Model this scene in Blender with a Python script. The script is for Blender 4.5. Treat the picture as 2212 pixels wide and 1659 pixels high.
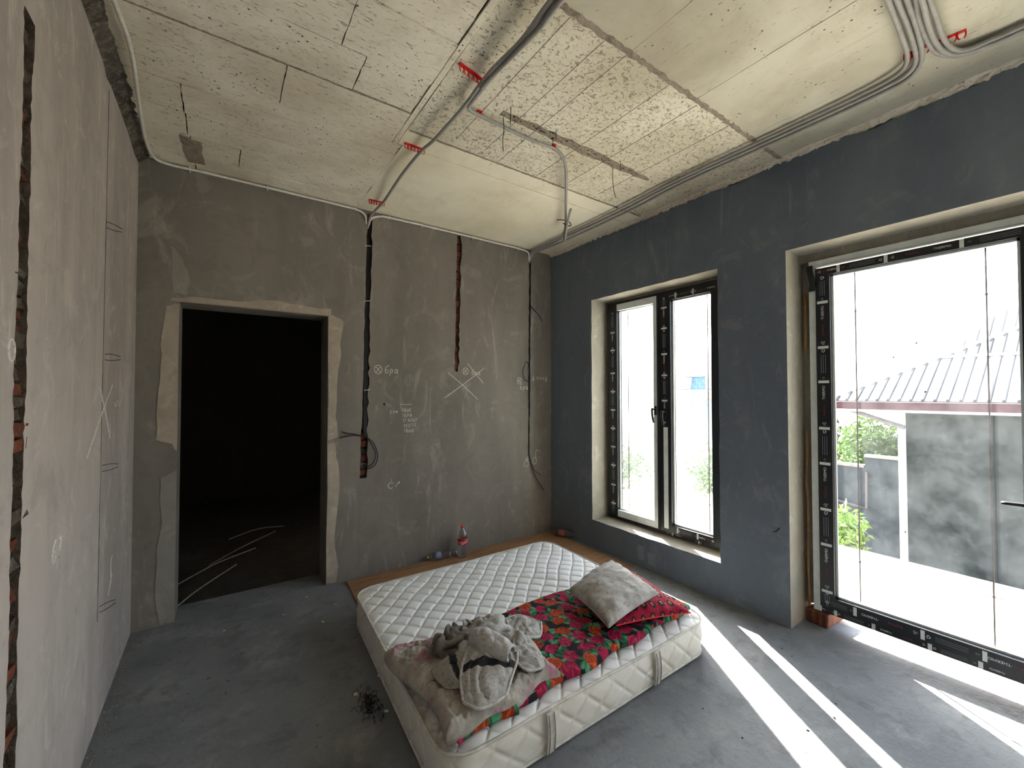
import bpy, bmesh, math, random
import numpy as np
from mathutils import Vector, Matrix, noise
from mathutils.geometry import tessellate_polygon

# ------------------------------------------------------------------ scene, camera, light
for o in list(bpy.data.objects):
    bpy.data.objects.remove(o)
S = bpy.context.scene
COL = S.collection
S.view_settings.view_transform = 'Standard'
S.view_settings.look = 'None'
S.view_settings.gamma = 1.0
S.view_settings.use_curve_mapping = False
S.view_settings.exposure = 2.35

cam_d = bpy.data.cameras.new('camera'); cam = bpy.data.objects.new('camera', cam_d); COL.objects.link(cam)
cam_d.sensor_fit = 'HORIZONTAL'; cam_d.sensor_width = 36.0
cam_d.lens = 904.84 / 2212 * 36.0
cam_d.clip_start = 0.02; cam_d.clip_end = 500
yaw, pitch, roll = 0.6095, 0.0208, -0.0010
fw = Vector((math.sin(yaw)*math.cos(pitch), math.cos(yaw)*math.cos(pitch), math.sin(pitch)))
rt = Vector((math.cos(yaw), -math.sin(yaw), 0)); up = rt.cross(fw)
r2 = math.cos(roll)*rt + math.sin(roll)*up; u2 = -math.sin(roll)*rt + math.cos(roll)*up
m = Matrix((r2, u2, -fw)).transposed().to_4x4(); m.translation = Vector((-2.991, -3.533, 1.5))
cam.matrix_world = m
S.camera = cam

W = bpy.data.worlds.new('sky'); S.world = W; W.use_nodes = True
wn = W.node_tree; wn.nodes.clear()
sky = wn.nodes.new('ShaderNodeTexSky'); sky.sky_type = 'NISHITA'; sky.sun_disc = False
sky.sun_elevation = math.radians(31); sky.sun_rotation = math.radians(33)
sky.air_density = 1.0; sky.dust_density = 3.0; sky.ozone_density = 1.0
hs = wn.nodes.new('ShaderNodeHueSaturation'); hs.inputs['Saturation'].default_value = .45
bg = wn.nodes.new('ShaderNodeBackground'); bg.inputs['Strength'].default_value = 0.35
wo = wn.nodes.new('ShaderNodeOutputWorld')
wn.links.new(sky.outputs[0], hs.inputs['Color']); wn.links.new(hs.outputs[0], bg.inputs[0]); wn.links.new(bg.outputs[0], wo.inputs[0])

sd = bpy.data.lights.new('sun', 'SUN'); sd.energy = 16.0; sd.angle = math.radians(0.53); sd.color = (1.0, 0.95, 0.86)
sun = bpy.data.objects.new('sun', sd); COL.objects.link(sun)
trav = Vector((-0.545*math.cos(math.radians(31)), -0.838*math.cos(math.radians(31)), -math.sin(math.radians(31))))
sun.rotation_euler = trav.to_track_quat('-Z', 'Y').to_euler(); sun.location = (8, 12, 9)
try:
    S.cycles.max_bounces = 12; S.cycles.diffuse_bounces = 8; S.cycles.transparent_max_bounces = 16
    S.cycles.sample_clamp_indirect = 8.0; S.cycles.caustics_reflective = False; S.cycles.caustics_refractive = False
except Exception:
    pass

H = 3.024          # ceiling height
XL = -3.431        # left wall
YF = -6.5          # wall behind the camera
rnd = random.Random(7)
npr = np.random.RandomState(11)

# ------------------------------------------------------------------ node helpers / materials
def lin(c):
    if isinstance(c, str):
        c = tuple(int(c[i:i+2], 16)/255 for i in (0, 2, 4))
    return tuple(v/12.92 if v <= .04045 else ((v+.055)/1.055)**2.4 for v in c) + (1,)

class NT:
    def __init__(s, name):
        s.m = bpy.data.materials.new(name); s.m.use_nodes = True; s.t = s.m.node_tree; s.t.nodes.clear()
        s.out = s.t.nodes.new('ShaderNodeOutputMaterial')
        s.b = s.t.nodes.new('ShaderNodeBsdfPrincipled'); s.l(s.b.outputs[0], s.out.inputs[0])
        s.co = s.t.nodes.new('ShaderNodeTexCoord').outputs['Object']
    def l(s, a, b): s.t.links.new(a, b)
    def n(s, typ, **kw):
        x = s.t.nodes.new(typ)
        for k, v in kw.items():
            if k in x.inputs.keys() if isinstance(k, str) else False:
                pass
            setattr(x, k, v)
        return x
    def scaled(s, sc, rot=(0, 0, 0)):
        mp = s.t.nodes.new('ShaderNodeMapping'); mp.inputs['Scale'].default_value = sc; mp.inputs['Rotation'].default_value = rot
        s.l(s.co, mp.inputs[0]); return mp.outputs[0]
    def noise(s, scale, detail=4, rough=.55, dist=0, vec=None):
        x = s.t.nodes.new('ShaderNodeTexNoise'); x.inputs['Scale'].default_value = scale; x.inputs['Detail'].default_value = detail
        x.inputs['Roughness'].default_value = rough; x.inputs['Distortion'].default_value = dist
        s.l(vec if vec is not None else s.co, x.inputs['Vector']); return x.outputs['Fac']
    def voro(s, scale, vec=None, feat='F1', rnd=1.0):
        x = s.t.nodes.new('ShaderNodeTexVoronoi'); x.feature = feat; x.inputs['Scale'].default_value = scale
        x.inputs['Randomness'].default_value = rnd
        s.l(vec if vec is not None else s.co, x.inputs['Vector']); return x.outputs['Distance']
    def ramp(s, fac, stops):
        x = s.t.nodes.new('ShaderNodeValToRGB'); e = x.color_ramp.elements
        while len(e) < len(stops): e.new(.5)
        for i, (p, c) in enumerate(stops):
            e[i].position = p; e[i].color = c if len(c) == 4 else c + (1,)
        s.l(fac, x.inputs[0]); return x.outputs[0]
    def mask(s, fac, a, b):
        x = s.t.nodes.new('ShaderNodeMapRange'); x.inputs[1].default_value = a; x.inputs[2].default_value = b
        x.interpolation_type = 'SMOOTHSTEP'; s.l(fac, x.inputs[0]); return x.outputs[0]
    def math(s, op, a, b):
        x = s.t.nodes.new('ShaderNodeMath'); x.operation = op
        for i, v in enumerate((a, b)):
            if isinstance(v, (int, float)): x.inputs[i].default_value = v
            else: s.l(v, x.inputs[i])
        return x.outputs[0]
    def mix(s, fac, a, b, mode='MIX'):
        x = s.t.nodes.new('ShaderNodeMix'); x.data_type = 'RGBA'; x.blend_type = mode
        if isinstance(fac, (int, float)): x.inputs[0].default_value = fac
        else: s.l(fac, x.inputs[0])
        for i, v in ((6, a), (7, b)):
            if isinstance(v, tuple): x.inputs[i].default_value = v
            else: s.l(v, x.inputs[i])
        return x.outputs[2]
    def bump(s, h, strength=.3, dist=.01, prev=None):
        x = s.t.nodes.new('ShaderNodeBump'); x.inputs['Strength'].default_value = strength; x.inputs['Distance'].default_value = dist
        s.l(h, x.inputs['Height'])
        if prev is not None: s.l(prev, x.inputs['Normal'])
        s.l(x.outputs[0], s.b.inputs['Normal']); return x.outputs[0]
    def fin(s, col, rough=.85, spec=.3, metal=0):
        if isinstance(col, tuple): s.b.inputs['Base Color'].default_value = col
        else: s.l(col, s.b.inputs['Base Color'])
        s.b.inputs['Roughness'].default_value = rough; s.b.inputs['Metallic'].default_value = metal
        s.b.inputs['Specular IOR Level'].default_value = spec
        return s.m

def plaster(name, a, b, c, bs=.25, streak=(1, 1, .25), scale=1.6):
    t = NT(name)
    v = t.scaled(streak)
    big = t.noise(scale, 6, .6, .4, v)
    fine = t.noise(14, 5, .65)
    col = t.mix(t.mask(big, .3, .7), lin(a), lin(b))
    sm = t.noise(scale*3.3, 5, .7, 1.2, v)
    col = t.mix(t.mask(sm, .56, .74), col, lin(c))
    col = t.mix(t.math('MULTIPLY', t.mask(fine, .35, .7), .22), col, lin(a))
    speck = t.noise(160, 2, .5)
    col = t.mix(t.math('MULTIPLY', t.mask(speck, .6, .75), .25), col, lin(b))
    blot = t.noise(scale*1.9+.7, 7, .72, .9)
    col = t.mix(t.math('MULTIPLY', t.mask(blot, .52, .66), .45), col, lin(b)); col = t.mix(t.math('MULTIPLY', t.mask(blot, .46, .36), .4), col, lin(c))
    dk = t.noise(scale*5+3, 6, .75, .4)
    col = t.mix(t.math('MULTIPLY', t.mask(dk, .62, .72), .35), col, tuple(v*.55 for v in lin(b)[:3])+(1,))
    h = t.math('ADD', t.math('MULTIPLY', big, .8), t.math('ADD', t.math('MULTIPLY', fine, .3), t.math('MULTIPLY', speck, .06)))
    t.bump(h, bs, .02)
    return t.fin(col, .9, .2)

def plain(name, c, rough=.6, spec=.3, metal=0, nz=.12, ns=40, bs=.1):
    t = NT(name)
    f = t.noise(ns, 4, .6)
    c0 = lin(c); d = tuple(v*(1-nz*2) for v in c0[:3]) + (1,)
    col = t.mix(t.mask(f, .35, .7), c0, d)
    if bs: t.bump(f, bs, .004)
    return t.fin(col, rough, spec, metal)

M = {}
M['wall_back'] = plaster('plaster_brown_grey', '827c75', '6c6862', '96908a')
M['wall_left'] = plaster('plaster_warm_grey', 'b8afa8', '9a938e', 'ccc3ba', .35, (1, 1, .16), 2.6)
M['wall_right'] = plaster('plaster_grey_glare_blue', '747d89', '656e7b', '868c92')  # grey cement, with the blue of the sky glare mixed into its colour
M['wall_plain'] = plaster('plaster_grey', '8f8b84', '7f7b76', 'a09a92')
M['reveal'] = plaster('reveal_plaster', '9c978b', '8b867c', 'aea99c', .3, (1, 1, .4), 4)
M['patch_dim'] = plaster('dim_patch', '848c98', '7a828e', '8e949c', .3, (1, 1, .4), 4)
M['patch'] = plaster('patch_plaster', 'a89d90', '968b80', 'b9afa3', .25, (1, 1, 1), 6)
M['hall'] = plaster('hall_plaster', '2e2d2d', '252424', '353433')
M['hall_floor'] = plaster('hall_floor_shade_dark', '45433f', '3a3835', '524f4a', .5, (1, 1, 1), 5)  # darker than the room floor: the hall's shade is put into the colour
M['mortar'] = plaster('rough_mortar', '6b645b', '35312d', 'aaa192', 1.0, (1, 1, 1), 16)
M['floor'] = None
t = NT('cement_floor')
big = t.noise(1.3, 6, .6, .5); mid = t.noise(6, 6, .7, .3); fine = t.noise(45, 4, .7)
sm = t.noise(3.5, 7, .75, .3); scr = t.noise(26, 5, .7, 1.5, t.scaled((1, 3.5, 1), (0, 0, .9)))
col = t.mix(t.mask(big, .3, .72), lin('7f8285'), lin('6d7073'))
col = t.mix(t.math('MULTIPLY', t.mask(sm, .5, .7), .7), col, lin('8f9192')); col = t.mix(t.math('MULTIPLY', t.mask(scr, .64, .72), .6), col, lin('55534f'))
col = t.mix(t.math('MULTIPLY', t.mask(mid, .50, .66), .6), col, lin('5f6162')); gr = t.noise(12, 6, .8, 1.0, t.scaled((1, 2.2, 1), (0, 0, .9))); col = t.mix(t.math('MULTIPLY', t.mask(gr, .55, .70), .5), col, lin('5a5c5c'))
col = t.mix(t.math('MULTIPLY', t.mask(fine, .62, .76), .55), col, lin('5b5a57'))
t.bump(t.math('ADD', t.math('MULTIPLY', mid, .6), t.math('MULTIPLY', fine, .35)), .5, .02)
M['floor'] = t.fin(col, .88, .25)

def ceil_mat(name, base, stain, pit, chips, streak, pitlevel):
    t = NT(name)
    b1 = t.noise(1.4, 5, .6, .3); st = t.noise(7, 6, .7, .3, t.scaled(streak))
    ch = t.noise(44, 5, .7, .9, t.scaled((streak[0]*.6+.4, streak[1]*.6+.4, 1))); vo = t.voro(34, t.scaled((1, 1, 1)))
    mk = t.noise(4.2, 3, .6)
    col = t.mix(t.mask(b1, .3, .75), lin(base), lin(stain))
    col = t.mix(t.math('MULTIPLY', t.mask(st, .55, .75), .45), col, lin(stain))
    bl2 = t.noise(2.6, 7, .75, .5); col = t.mix(t.math('MULTIPLY', t.mask(bl2, .5, .68), .55), col, lin(stain))
    chip = t.mask(ch, chips, chips+.06)
    col = t.mix(t.math('MULTIPLY', chip, .75), col, lin(pit))
    hole = t.math('MULTIPLY', t.mask(vo, .17, .1), t.mask(mk, pitlevel, pitlevel+.08))
    col = t.mix(hole, col, lin('4d443a'))
    h = t.math('SUBTRACT', t.math('MULTIPLY', st, .35), t.math('ADD', t.math('MULTIPLY', chip, .5), hole))
    t.bump(h, .5, .012)
    return t.fin(col, .88, .2)
M['ceil_board'] = ceil_mat('ceiling_concrete_boards', 'ebe5d6', 'c4baa8', '857969', .585, (.35, 2.5, 1), .47)
M['ceil_smooth'] = ceil_mat('ceiling_concrete_smooth', 'c9c5b5', 'a8a18e', '7a705e', .625, (2.4, .22, 1), .56)
M['ceil_pale'] = ceil_mat('ceiling_concrete_pale', 'ece6d4', 'd4ccb6', 'a2967f', .64, (2.4, .22, 1), .60)
M['ceil_rough'] = ceil_mat('ceiling_concrete_chipped', 'e2ddcc', 'bcb29d', '7c715f', .55, (.8, 1.3, 1), .55)
M['joint'] = plain('joint_concrete', '483f33', .95, .1, 0, .3, 60, .5)
M['gouge'] = plaster('gouged_concrete', '9d9284', '7f7466', 'b8ac9b', 1.0, (1, 1, 1), 25)
M['brick'] = plaster('red_brick', '70402f', '573227', '84604c', .7, (1, 1, 1), 18)
M['brick_pale'] = plaster('hollow_brick', '85594a', '6b4637', '976d5a', .5, (1, 1, 1), 14)
M['conduit'] = plain('grey_conduit', '9c9a96', .55, .4, 0, .08, 30, .05)
M['conduit_white'] = plain('pale_conduit', 'd8d6cf', .5, .4, 0, .06, 30, .05)
M['red'] = plain('red_plastic', 'd8121a', .4, .5, 0, .08, 30, .03)
M['black'] = plain('black_cable', '17161a', .5, .4, 0, .1, 30, .03)
M['wire'] = plain('rusty_wire', '3a312c', .6, .4, .5, .2, 80, .1)
M['chalk'] = plain('chalk', 'd9d6cd', .95, .1, 0, .15, 120, .2)
M['chalk_faint'] = plain('faint_chalk', '837d74', .95, .1, 0, .15, 120, .2)
M['frame'] = plain('dark_frame', '23272f', .45, .4, 0, .08, 20, .03)
M['film'] = plain('protective_film', '12161d', .38, .5, 0, .1, 25, .05)
M['frame_grey'] = plain('grey_frame_profile', 'e0e7e8', .45, .4, 0, .06, 18, .03)
M['print'] = plain('film_print_white', 'eef2f4', .6, .3, 0, .1, 90, 0)
M['print_red'] = plain('film_print_red', '8a3a4c', .6, .3, 0, .1, 90, 0)
M['print_dim'] = plain('film_print_dim', '98a2aa', .6, .3, 0, .1, 90, 0)
M['bar'] = plain('glazing_bar', '5b3f36', .45, .4, .2, .1, 60, .02)
M['wood'] = plaster('weathered_lath', '96744a', '765736', 'a98a60', .5, (3, 3, .3), 14)
t = NT('plywood')
g = t.noise(5, 6, .65, .8, t.scaled((.5, 5, 1))); f = t.noise(70, 3, .7); bl = t.noise(2, 4, .6)
col = t.mix(t.mask(g, .3, .7), lin('9c7858'), lin('805e44'))
col = t.mix(t.mask(bl, .5, .75), col, lin('a98968')); col = t.mix(t.math('MULTIPLY', t.mask(f, .55, .7), .5), col, lin('6a4d38'))
t.bump(f, .2, .003); M['ply'] = t.fin(col, .75, .25)
t = NT('mattress_ticking')
d1 = t.noise(2.2, 5, .65, .6); d2 = t.noise(9, 5, .7); f = t.noise(220, 2, .6)
col = t.mix(t.mask(d1, .5, .8), lin('e0e2e2'), lin('d0ccc3'))
col = t.mix(t.math('MULTIPLY', t.mask(d2, .6, .8), .35), col, lin('b3a78f'))
sx = t.t.nodes.new('ShaderNodeSeparateXYZ'); t.l(t.co, sx.inputs[0])
st = t.math('MULTIPLY', t.mask(sx.outputs[0], -2.17, -2.31), t.mask(sx.outputs[1], -1.1, -1.7)); st = t.math('MULTIPLY', st, t.mask(t.noise(4.5, 6, .7, .5), .3, .6))
col = t.mix(t.math('MULTIPLY', st, .75), col, lin('857253'))
t.bump(f, .12, .002); M['ticking'] = t.fin(col, .9, .15)
M['border'] = None
t = NT('mattress_border')
d1 = t.noise(2.2, 5, .65, .6); d2 = t.noise(6, 5, .7, .3, t.scaled((1, 1, 2))); f = t.noise(220, 2, .6)
col = t.mix(t.mask(d1, .4, .75), lin('cfccc4'), lin('beb6a6'))
col = t.mix(t.math('MULTIPLY', t.mask(d2, .58, .8), .5), col, lin('a08f76'))
t.bump(f, .12, .002); M['border'] = t.fin(col, .9, .15)
M['piping'] = plain('mattress_piping', 'c9c5bb', .85, .2, 0, .15, 25, .1)
def vcol(name, rough=.85, bs=.15):
    t = NT(name); a = t.t.nodes.new('ShaderNodeAttribute'); a.attribute_name = 'Col'
    f = t.noise(180, 3, .6); col = t.mix(t.math('MULTIPLY', t.mask(f, .4, .7), .18), a.outputs['Color'], (0, 0, 0, 1))
    t.bump(f, bs, .002); return t.fin(col, rough, .2)
M['print_cloth'] = vcol('printed_cloth')
t = NT('quilt_reverse')
a = t.noise(7, 5, .65, .5); b = t.noise(11, 4, .6, 1.0); f = t.noise(150, 3, .6)
col = t.mix(t.mask(a, .35, .7), lin('aba69e'), lin('837e75'))
col = t.mix(t.math('MULTIPLY', t.mask(b, .50, .64), .8), col, lin('a0637a'))
col = t.mix(t.math('MULTIPLY', t.mask(t.noise(5, 4, .6), .6, .75), .5), col, lin('6f6a58'))
t.bump(t.math('ADD', f, t.math('MULTIPLY', a, 2.0)), .35, .008); M['reverse'] = t.fin(col, .9, .15)
t = NT('soiled_pillow')
a = t.noise(5, 6, .7, .6); b = t.noise(26, 5, .75, .4); w = t.noise(12, 4, .6, .5, t.scaled((1, 3, 1), (0, 0, .9)))
col = t.mix(t.mask(a, .35, .7), lin('b9b8b6'), lin('8f8a84'))
col = t.mix(t.math('MULTIPLY', t.mask(b, .54, .70), .7), col, lin('58524b'))
col = t.mix(t.math('MULTIPLY', t.mask(w, .55, .72), .4), col, lin('8c837a'))
t.bump(t.math('ADD', w, t.math('MULTIPLY', b, .4)), .4, .012); M['pillow'] = t.fin(col, .9, .15)
t = NT('jacket_cloth')
at = t.t.nodes.new('ShaderNodeAttribute'); at.attribute_name = 'Col'
a = t.noise(14, 6, .7, .6); b = t.noise(60, 4, .7, 1.5); f = t.voro(90)
col = t.mix(t.math('MULTIPLY', t.mask(a, .5, .72), .55), at.outputs['Color'], lin('6f675b'))
col = t.mix(t.math('MULTIPLY', t.mask(b, .54, .66), .7), col, lin('504d4a'))
t.bump(t.math('ADD', t.math('MULTIPLY', a, 1.2), t.math('MULTIPLY', b, .4)), .45, .012); M['jacket'] = t.fin(col, .88, .2)
M['jacket_trim'] = plain('jacket_piping', 'bdbab4', .8, .2, 0, .2, 60, .2)

def glass(name, tint, dust):
    t = NT(name); t.t.nodes.remove(t.b)
    tr = t.t.nodes.new('ShaderNodeBsdfTransparent'); tr.inputs[0].default_value = tint + (1,)
    gl = t.t.nodes.new('ShaderNodeBsdfGlossy'); gl.inputs['Roughness'].default_value = .03
    lw = t.t.nodes.new('ShaderNodeLayerWeight'); lw.inputs[0].default_value = .5
    fr = t.math('ADD', t.math('MULTIPLY', t.math('POWER', lw.outputs['Facing'], 5.0), .6), .02)
    m1 = t.t.nodes.new('ShaderNodeMixShader'); t.l(fr, m1.inputs[0]); t.l(tr.outputs[0], m1.inputs[1]); t.l(gl.outputs[0], m1.inputs[2])
    tl = t.t.nodes.new('ShaderNodeBsdfTranslucent'); tl.inputs[0].default_value = (.85, .93, 1, 1)
    m2 = t.t.nodes.new('ShaderNodeMixShader'); nz = t.noise(5, 5, .7)
    t.l(t.math('MULTIPLY', t.mask(nz, .2, .8), dust), m2.inputs[0]); t.l(m1.outputs[0], m2.inputs[1]); t.l(tl.outputs[0], m2.inputs[2])
    t.l(m2.outputs[0], t.out.inputs[0]); return t.m
M['glass'] = glass('dusty_glass', (.95, .97, .97), .012)
def pet(name, tint):
    t = NT(name); t.t.nodes.remove(t.b)
    tr = t.t.nodes.new('ShaderNodeBsdfTransparent'); tr.inputs[0].default_value = tint + (1,)
    gl = t.t.nodes.new('ShaderNodeBsdfGlossy'); gl.inputs['Roughness'].default_value = .08
    df = t.t.nodes.new('ShaderNodeBsdfTranslucent'); df.inputs[0].default_value = (.8, .82, .84, 1)
    lw = t.t.nodes.new('ShaderNodeLayerWeight'); lw.inputs[0].default_value = .45
    m1 = t.t.nodes.new('ShaderNodeMixShader'); t.l(lw.outputs['Facing'], m1.inputs[0]); t.l(tr.outputs[0], m1.inputs[1]); t.l(gl.outputs[0], m1.inputs[2])
    m2 = t.t.nodes.new('ShaderNodeMixShader'); m2.inputs[0].default_value = .3; t.l(m1.outputs[0], m2.inputs[1]); t.l(df.outputs[0], m2.inputs[2])
    bp = t.t.nodes.new('ShaderNodeBump'); bp.inputs['Strength'].default_value = .35; bp.inputs['Distance'].default_value = .01
    t.l(t.noise(30, 3, .5), bp.inputs['Height']); t.l(bp.outputs[0], gl.inputs['Normal'])
    t.l(m2.outputs[0], t.out.inputs[0]); return t.m
M['pet'] = pet('clear_plastic', (.9, .92, .93))
M['label_red'] = plain('red_label', 'c0141f', .4, .4, 0, .06, 40, 0)
M['label_faded'] = plain('faded_label', 'a0605e', .5, .3, 0, .2, 40, 0)
M['label_blue'] = plain('blue_label', '8088ac', .4, .4, 0, .1, 40, 0)
M['white'] = plain('white_ink', 'e8e8e8', .6, .3, 0, .04, 40, 0)
M['yellow'] = plain('yellow_plastic', 'd6c23a', .45, .4, 0, .06, 40, 0)
M['crumb'] = plain('plaster_crumb', '8b877f', .95, .1, 0, .25, 90, .5)
M['crumb_white'] = plain('white_crumb', 'd9d6cf', .95, .1, 0, .15, 90, .5)
M['dark_debris'] = plain('dark_debris', '2c2a28', .95, .1, 0, .25, 90, .5)
M['terrace'] = plaster('pale_terrace_concrete', 'b5aea0', 'a8a194', 'c0baad', .2, (1, 1, 1), 2)
M['yard'] = plaster('yard_gravel', 'b0a898', 'a29a8b', 'bdb6a6', .4, (1, 1, 1), 3)
M['facade'] = plaster('grey_render', '292d2d', '1f2424', '383d3c', .3, (1, 1, 1), 1.3)
M['fence'] = plaster('fence_render', '3b4046', '31363b', '484d53', .3, (1, 1, 1), 1.3)
M['roof'] = plain('white_metal_roof', 'dcd9d6', .45, .4, 0, .05, 3, .02)
M['rib'] = plain('shade_dark_roof_rib', '3c393b', .45, .4, 0, .05, 3, .02)  # darker than the roof sheet: shading of the rib sides painted in
M['fascia'] = plain('maroon_fascia', '451f28', .5, .4, 0, .15, 6, .05)
M['white_trim'] = plain('white_trim', 'd9d9d4', .6, .3, 0, .06, 10, .05)
M['coping'] = plain('coping_stone', '8c8482', .8, .2, 0, .1, 10, .1)
M['steel'] = plain('painted_steel', '5f5a5e', .5, .4, .3, .1, 10, .05)
M['leaf'] = plain('green_leaf', '41562f', .55, .4, 0, .25, 3, 0)
M['leaf2'] = plain('bright_leaf', '7c9a48', .55, .4, 0, .2, 3, 0)
M['leaf_pale'] = plain('pale_leaf', '8a9a80', .6, .3, 0, .2, 3, 0)
M['bark'] = plain('bark', '4a4036', .9, .1, 0, .25, 20, .6)
M['far_wall'] = plain('far_white_wall', 'e6e4df', .8, .2, 0, .04, 2, .02)
M['far_blue'] = plain('far_blue_shingle', '5d7f98', .7, .2, 0, .2, 6, .1)
M['far_pane'] = plain('far_window_pane', '8fa9b4', .2, .5, 0, .1, 3, 0)

# ------------------------------------------------------------------ mesh helpers
def link(name, me, mat=None, parent=None, kind=None):
    o = bpy.data.objects.new(name, me); COL.objects.link(o)
    if mat is not None and me is not None and not me.materials: me.materials.append(M[mat] if isinstance(mat, str) else mat)
    if parent is not None:
        o.parent = parent
        o.matrix_parent_inverse = Matrix.Identity(4) if parent.type == 'MESH' and parent.matrix_basis == Matrix.Identity(4) else parent.matrix_basis.inverted()
    if kind: o['kind'] = kind
    return o
def tag(o, label, cat, group=None):
    o['label'] = label; o['category'] = cat
    if group: o['group'] = group
    return o
def empty(name, loc, label, cat, group=None):
    o = bpy.data.objects.new(name, None); COL.objects.link(o); o.location = loc; o.empty_display_size = .05
    o.matrix_basis = Matrix.Translation(loc)
    return tag(o, label, cat, group)

class MB:
    def __init__(s): s.v = []; s.f = []; s.c = None
    def add(s, vs, fs):
        n = len(s.v); s.v += [tuple(map(float, p)) for p in vs]; s.f += [tuple(i+n for i in f) for f in fs]; return s
    def box(s, a, b, j=0):
        x0, y0, z0 = a; x1, y1, z1 = b
        vs = [(x, y, z) for z in (z0, z1) for y in (y0, y1) for x in (x0, x1)]
        if j: vs = [tuple(c + rnd.uniform(-j, j) for c in p) for p in vs]
        return s.add(vs, [(0, 2, 3, 1), (4, 5, 7, 6), (0, 1, 5, 4), (2, 6, 7, 3), (0, 4, 6, 2), (1, 3, 7, 5)])
    def tube(s, pts, r, n=8, smooth=True, cap=True, seg=6):
        P = [Vector(p) for p in pts]
        if smooth and len(P) > 2: P = catmull(P, seg)
        rr = r if callable(r) else (lambda t: r)
        base = len(s.v); N = len(P); nrm = None
        for i, p in enumerate(P):
            d = (P[min(i+1, N-1)] - P[max(i-1, 0)])
            d = d.normalized() if d.length > 1e-9 else Vector((0, 0, 1))
            if nrm is None:
                nrm = d.orthogonal().normalized()
            else:
                nrm = (nrm - d*nrm.dot(d)); nrm = nrm.normalized() if nrm.length > 1e-6 else d.orthogonal().normalized()
            bi = d.cross(nrm); R = rr(i/max(1, N-1))
            for k in range(n):
                a = 2*math.pi*k/n; s.v.append(tuple(p + (nrm*math.cos(a) + bi*math.sin(a))*R))
        for i in range(N-1):
            for k in range(n):
                a = base+i*n+k; b = base+i*n+(k+1) % n; s.f.append((a, b, b+n, a+n))
        if cap:
            s.f.append(tuple(base+k for k in range(n))[::-1]); s.f.append(tuple(base+(N-1)*n+k for k in range(n)))
        return s
    def lathe(s, prof, n=24, mtx=None):
        base = len(s.v)
        for r, z in prof:
            for k in range(n):
                a = 2*math.pi*k/n; p = Vector((r*math.cos(a), r*math.sin(a), z)); s.v.append(tuple(mtx @ p if mtx else p))
        for i in range(len(prof)-1):
            for k in range(n):
                a = base+i*n+k; b = base+i*n+(k+1) % n; s.f.append((a, b, b+n, a+n))
        return s
    def grid(s, fn, nu, nv, closed_u=False):
        base = len(s.v)
        for j in range(nv):
            for i in range(nu): s.v.append(tuple(fn(i/(nu if closed_u else nu-1), j/(nv-1))))
        for j in range(nv-1):
            for i in range(nu if closed_u else nu-1):
                i2 = (i+1) % nu
                s.f.append((base+j*nu+i, base+j*nu+i2, base+(j+1)*nu+i2, base+(j+1)*nu+i))
        return s
    def mesh(s, name, smooth=False):
        me = bpy.data.meshes.new(name); me.from_pydata(s.v, [], s.f); me.update()
        if smooth: me.polygons.foreach_set('use_smooth', [True]*len(me.polygons))
        return me
    def build(s, name, mat, parent=None, kind=None, smooth=False):
        return link(name, s.mesh(name, smooth), mat, parent, kind)

def catmull(P, seg):
    out = []
    Q = [P[0]*2-P[1]] + P + [P[-1]*2-P[-2]]
    for i in range(1, len(Q)-2):
        a, b, c, d = Q[i-1:i+3]
        for k in range(seg):
            t = k/seg
            out.append(.5*((2*b) + (c-a)*t + (2*a-5*b+4*c-d)*t*t + (3*b-a-3*c+d)*t**3))
    out.append(P[-1]); return out

def plate(outline, holes, w0, w1, mp, back=False, hole_depth=None):
    """flat plate with holes: 2D outline at w0, sides drawn to w1; mp(u,v,w)->xyz"""
    mb = MB(); loops = [outline] + list(holes)
    tris = tessellate_polygon([[Vector((p[0], p[1], 0)) for p in L] for L in loops])
    flat = [p for L in loops for p in L]
    mb.add([mp(p[0], p[1], w0) for p in flat], tris)
    if back: mb.add([mp(p[0], p[1], w1) for p in flat], [t_[::-1] for t_ in tris])
    for li, L in enumerate(loops):
        d = w1
        if li > 0 and hole_depth and hole_depth[li-1] is not None: d = hole_depth[li-1]
        n = len(L)
        mb.add([mp(p[0], p[1], w0) for p in L] + [mp(p[0], p[1], d) for p in L],
               [(i, (i+1) % n, (i+1) % n + n, i+n) for i in range(n)])
    return mb

def groove(cu, hw, z0, z1, n, seed, jl=.004, jr=.01):
    r = random.Random(seed); L = []; R = []
    for i in range(n+1):
        z = z0 + (z1-z0)*i/n
        c = cu(z) if callable(cu) else cu; h = hw(z) if callable(hw) else hw
        L.append((c-h+r.uniform(-jl, jl), z)); R.append((c+h+r.uniform(-jr, jr), z + r.uniform(-.008, .008)))
    R[0] = (R[0][0], z0); R[-1] = (R[-1][0], z1)
    return L + R[::-1]

def chain(root, children):
    pass

# ------------------------------------------------------------------ structure: walls
TB = .26     # back wall thickness
XR0, XR1, DZ = -3.2148, -2.294, 2.105
mpB = lambda u, v, w: (u, w, v)
mpL = lambda u, v, w: (w, u, v)
ch1 = groove(lambda z: -1.972 - (2.99-z)*.02, lambda z: .026 if z < 1.2 else .022, .80, 3.0, 46, 3)
ch2 = groove(lambda z: -1.135-(2.99-z)*.02, .022, 1.70, 3.0, 30, 4)
ch3 = groove(lambda z: -.285-(3-z)*.012, lambda z: .009 if z < 1.25 else .012, .84, 3.0, 50, 5, .004, .003)
out = [(XL-.2, 0), (XR0, 0), (XR0, DZ), (XR1, DZ), (XR1, 0), (.34, 0), (.34, 3.06), (XL-.2, 3.06)]
wall_back = plate(out, [ch1, ch2, ch3], 0, TB, mpB, hole_depth=[.05, .05, .05]).build('wall_back', 'wall_back', None, 'structure')

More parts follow.
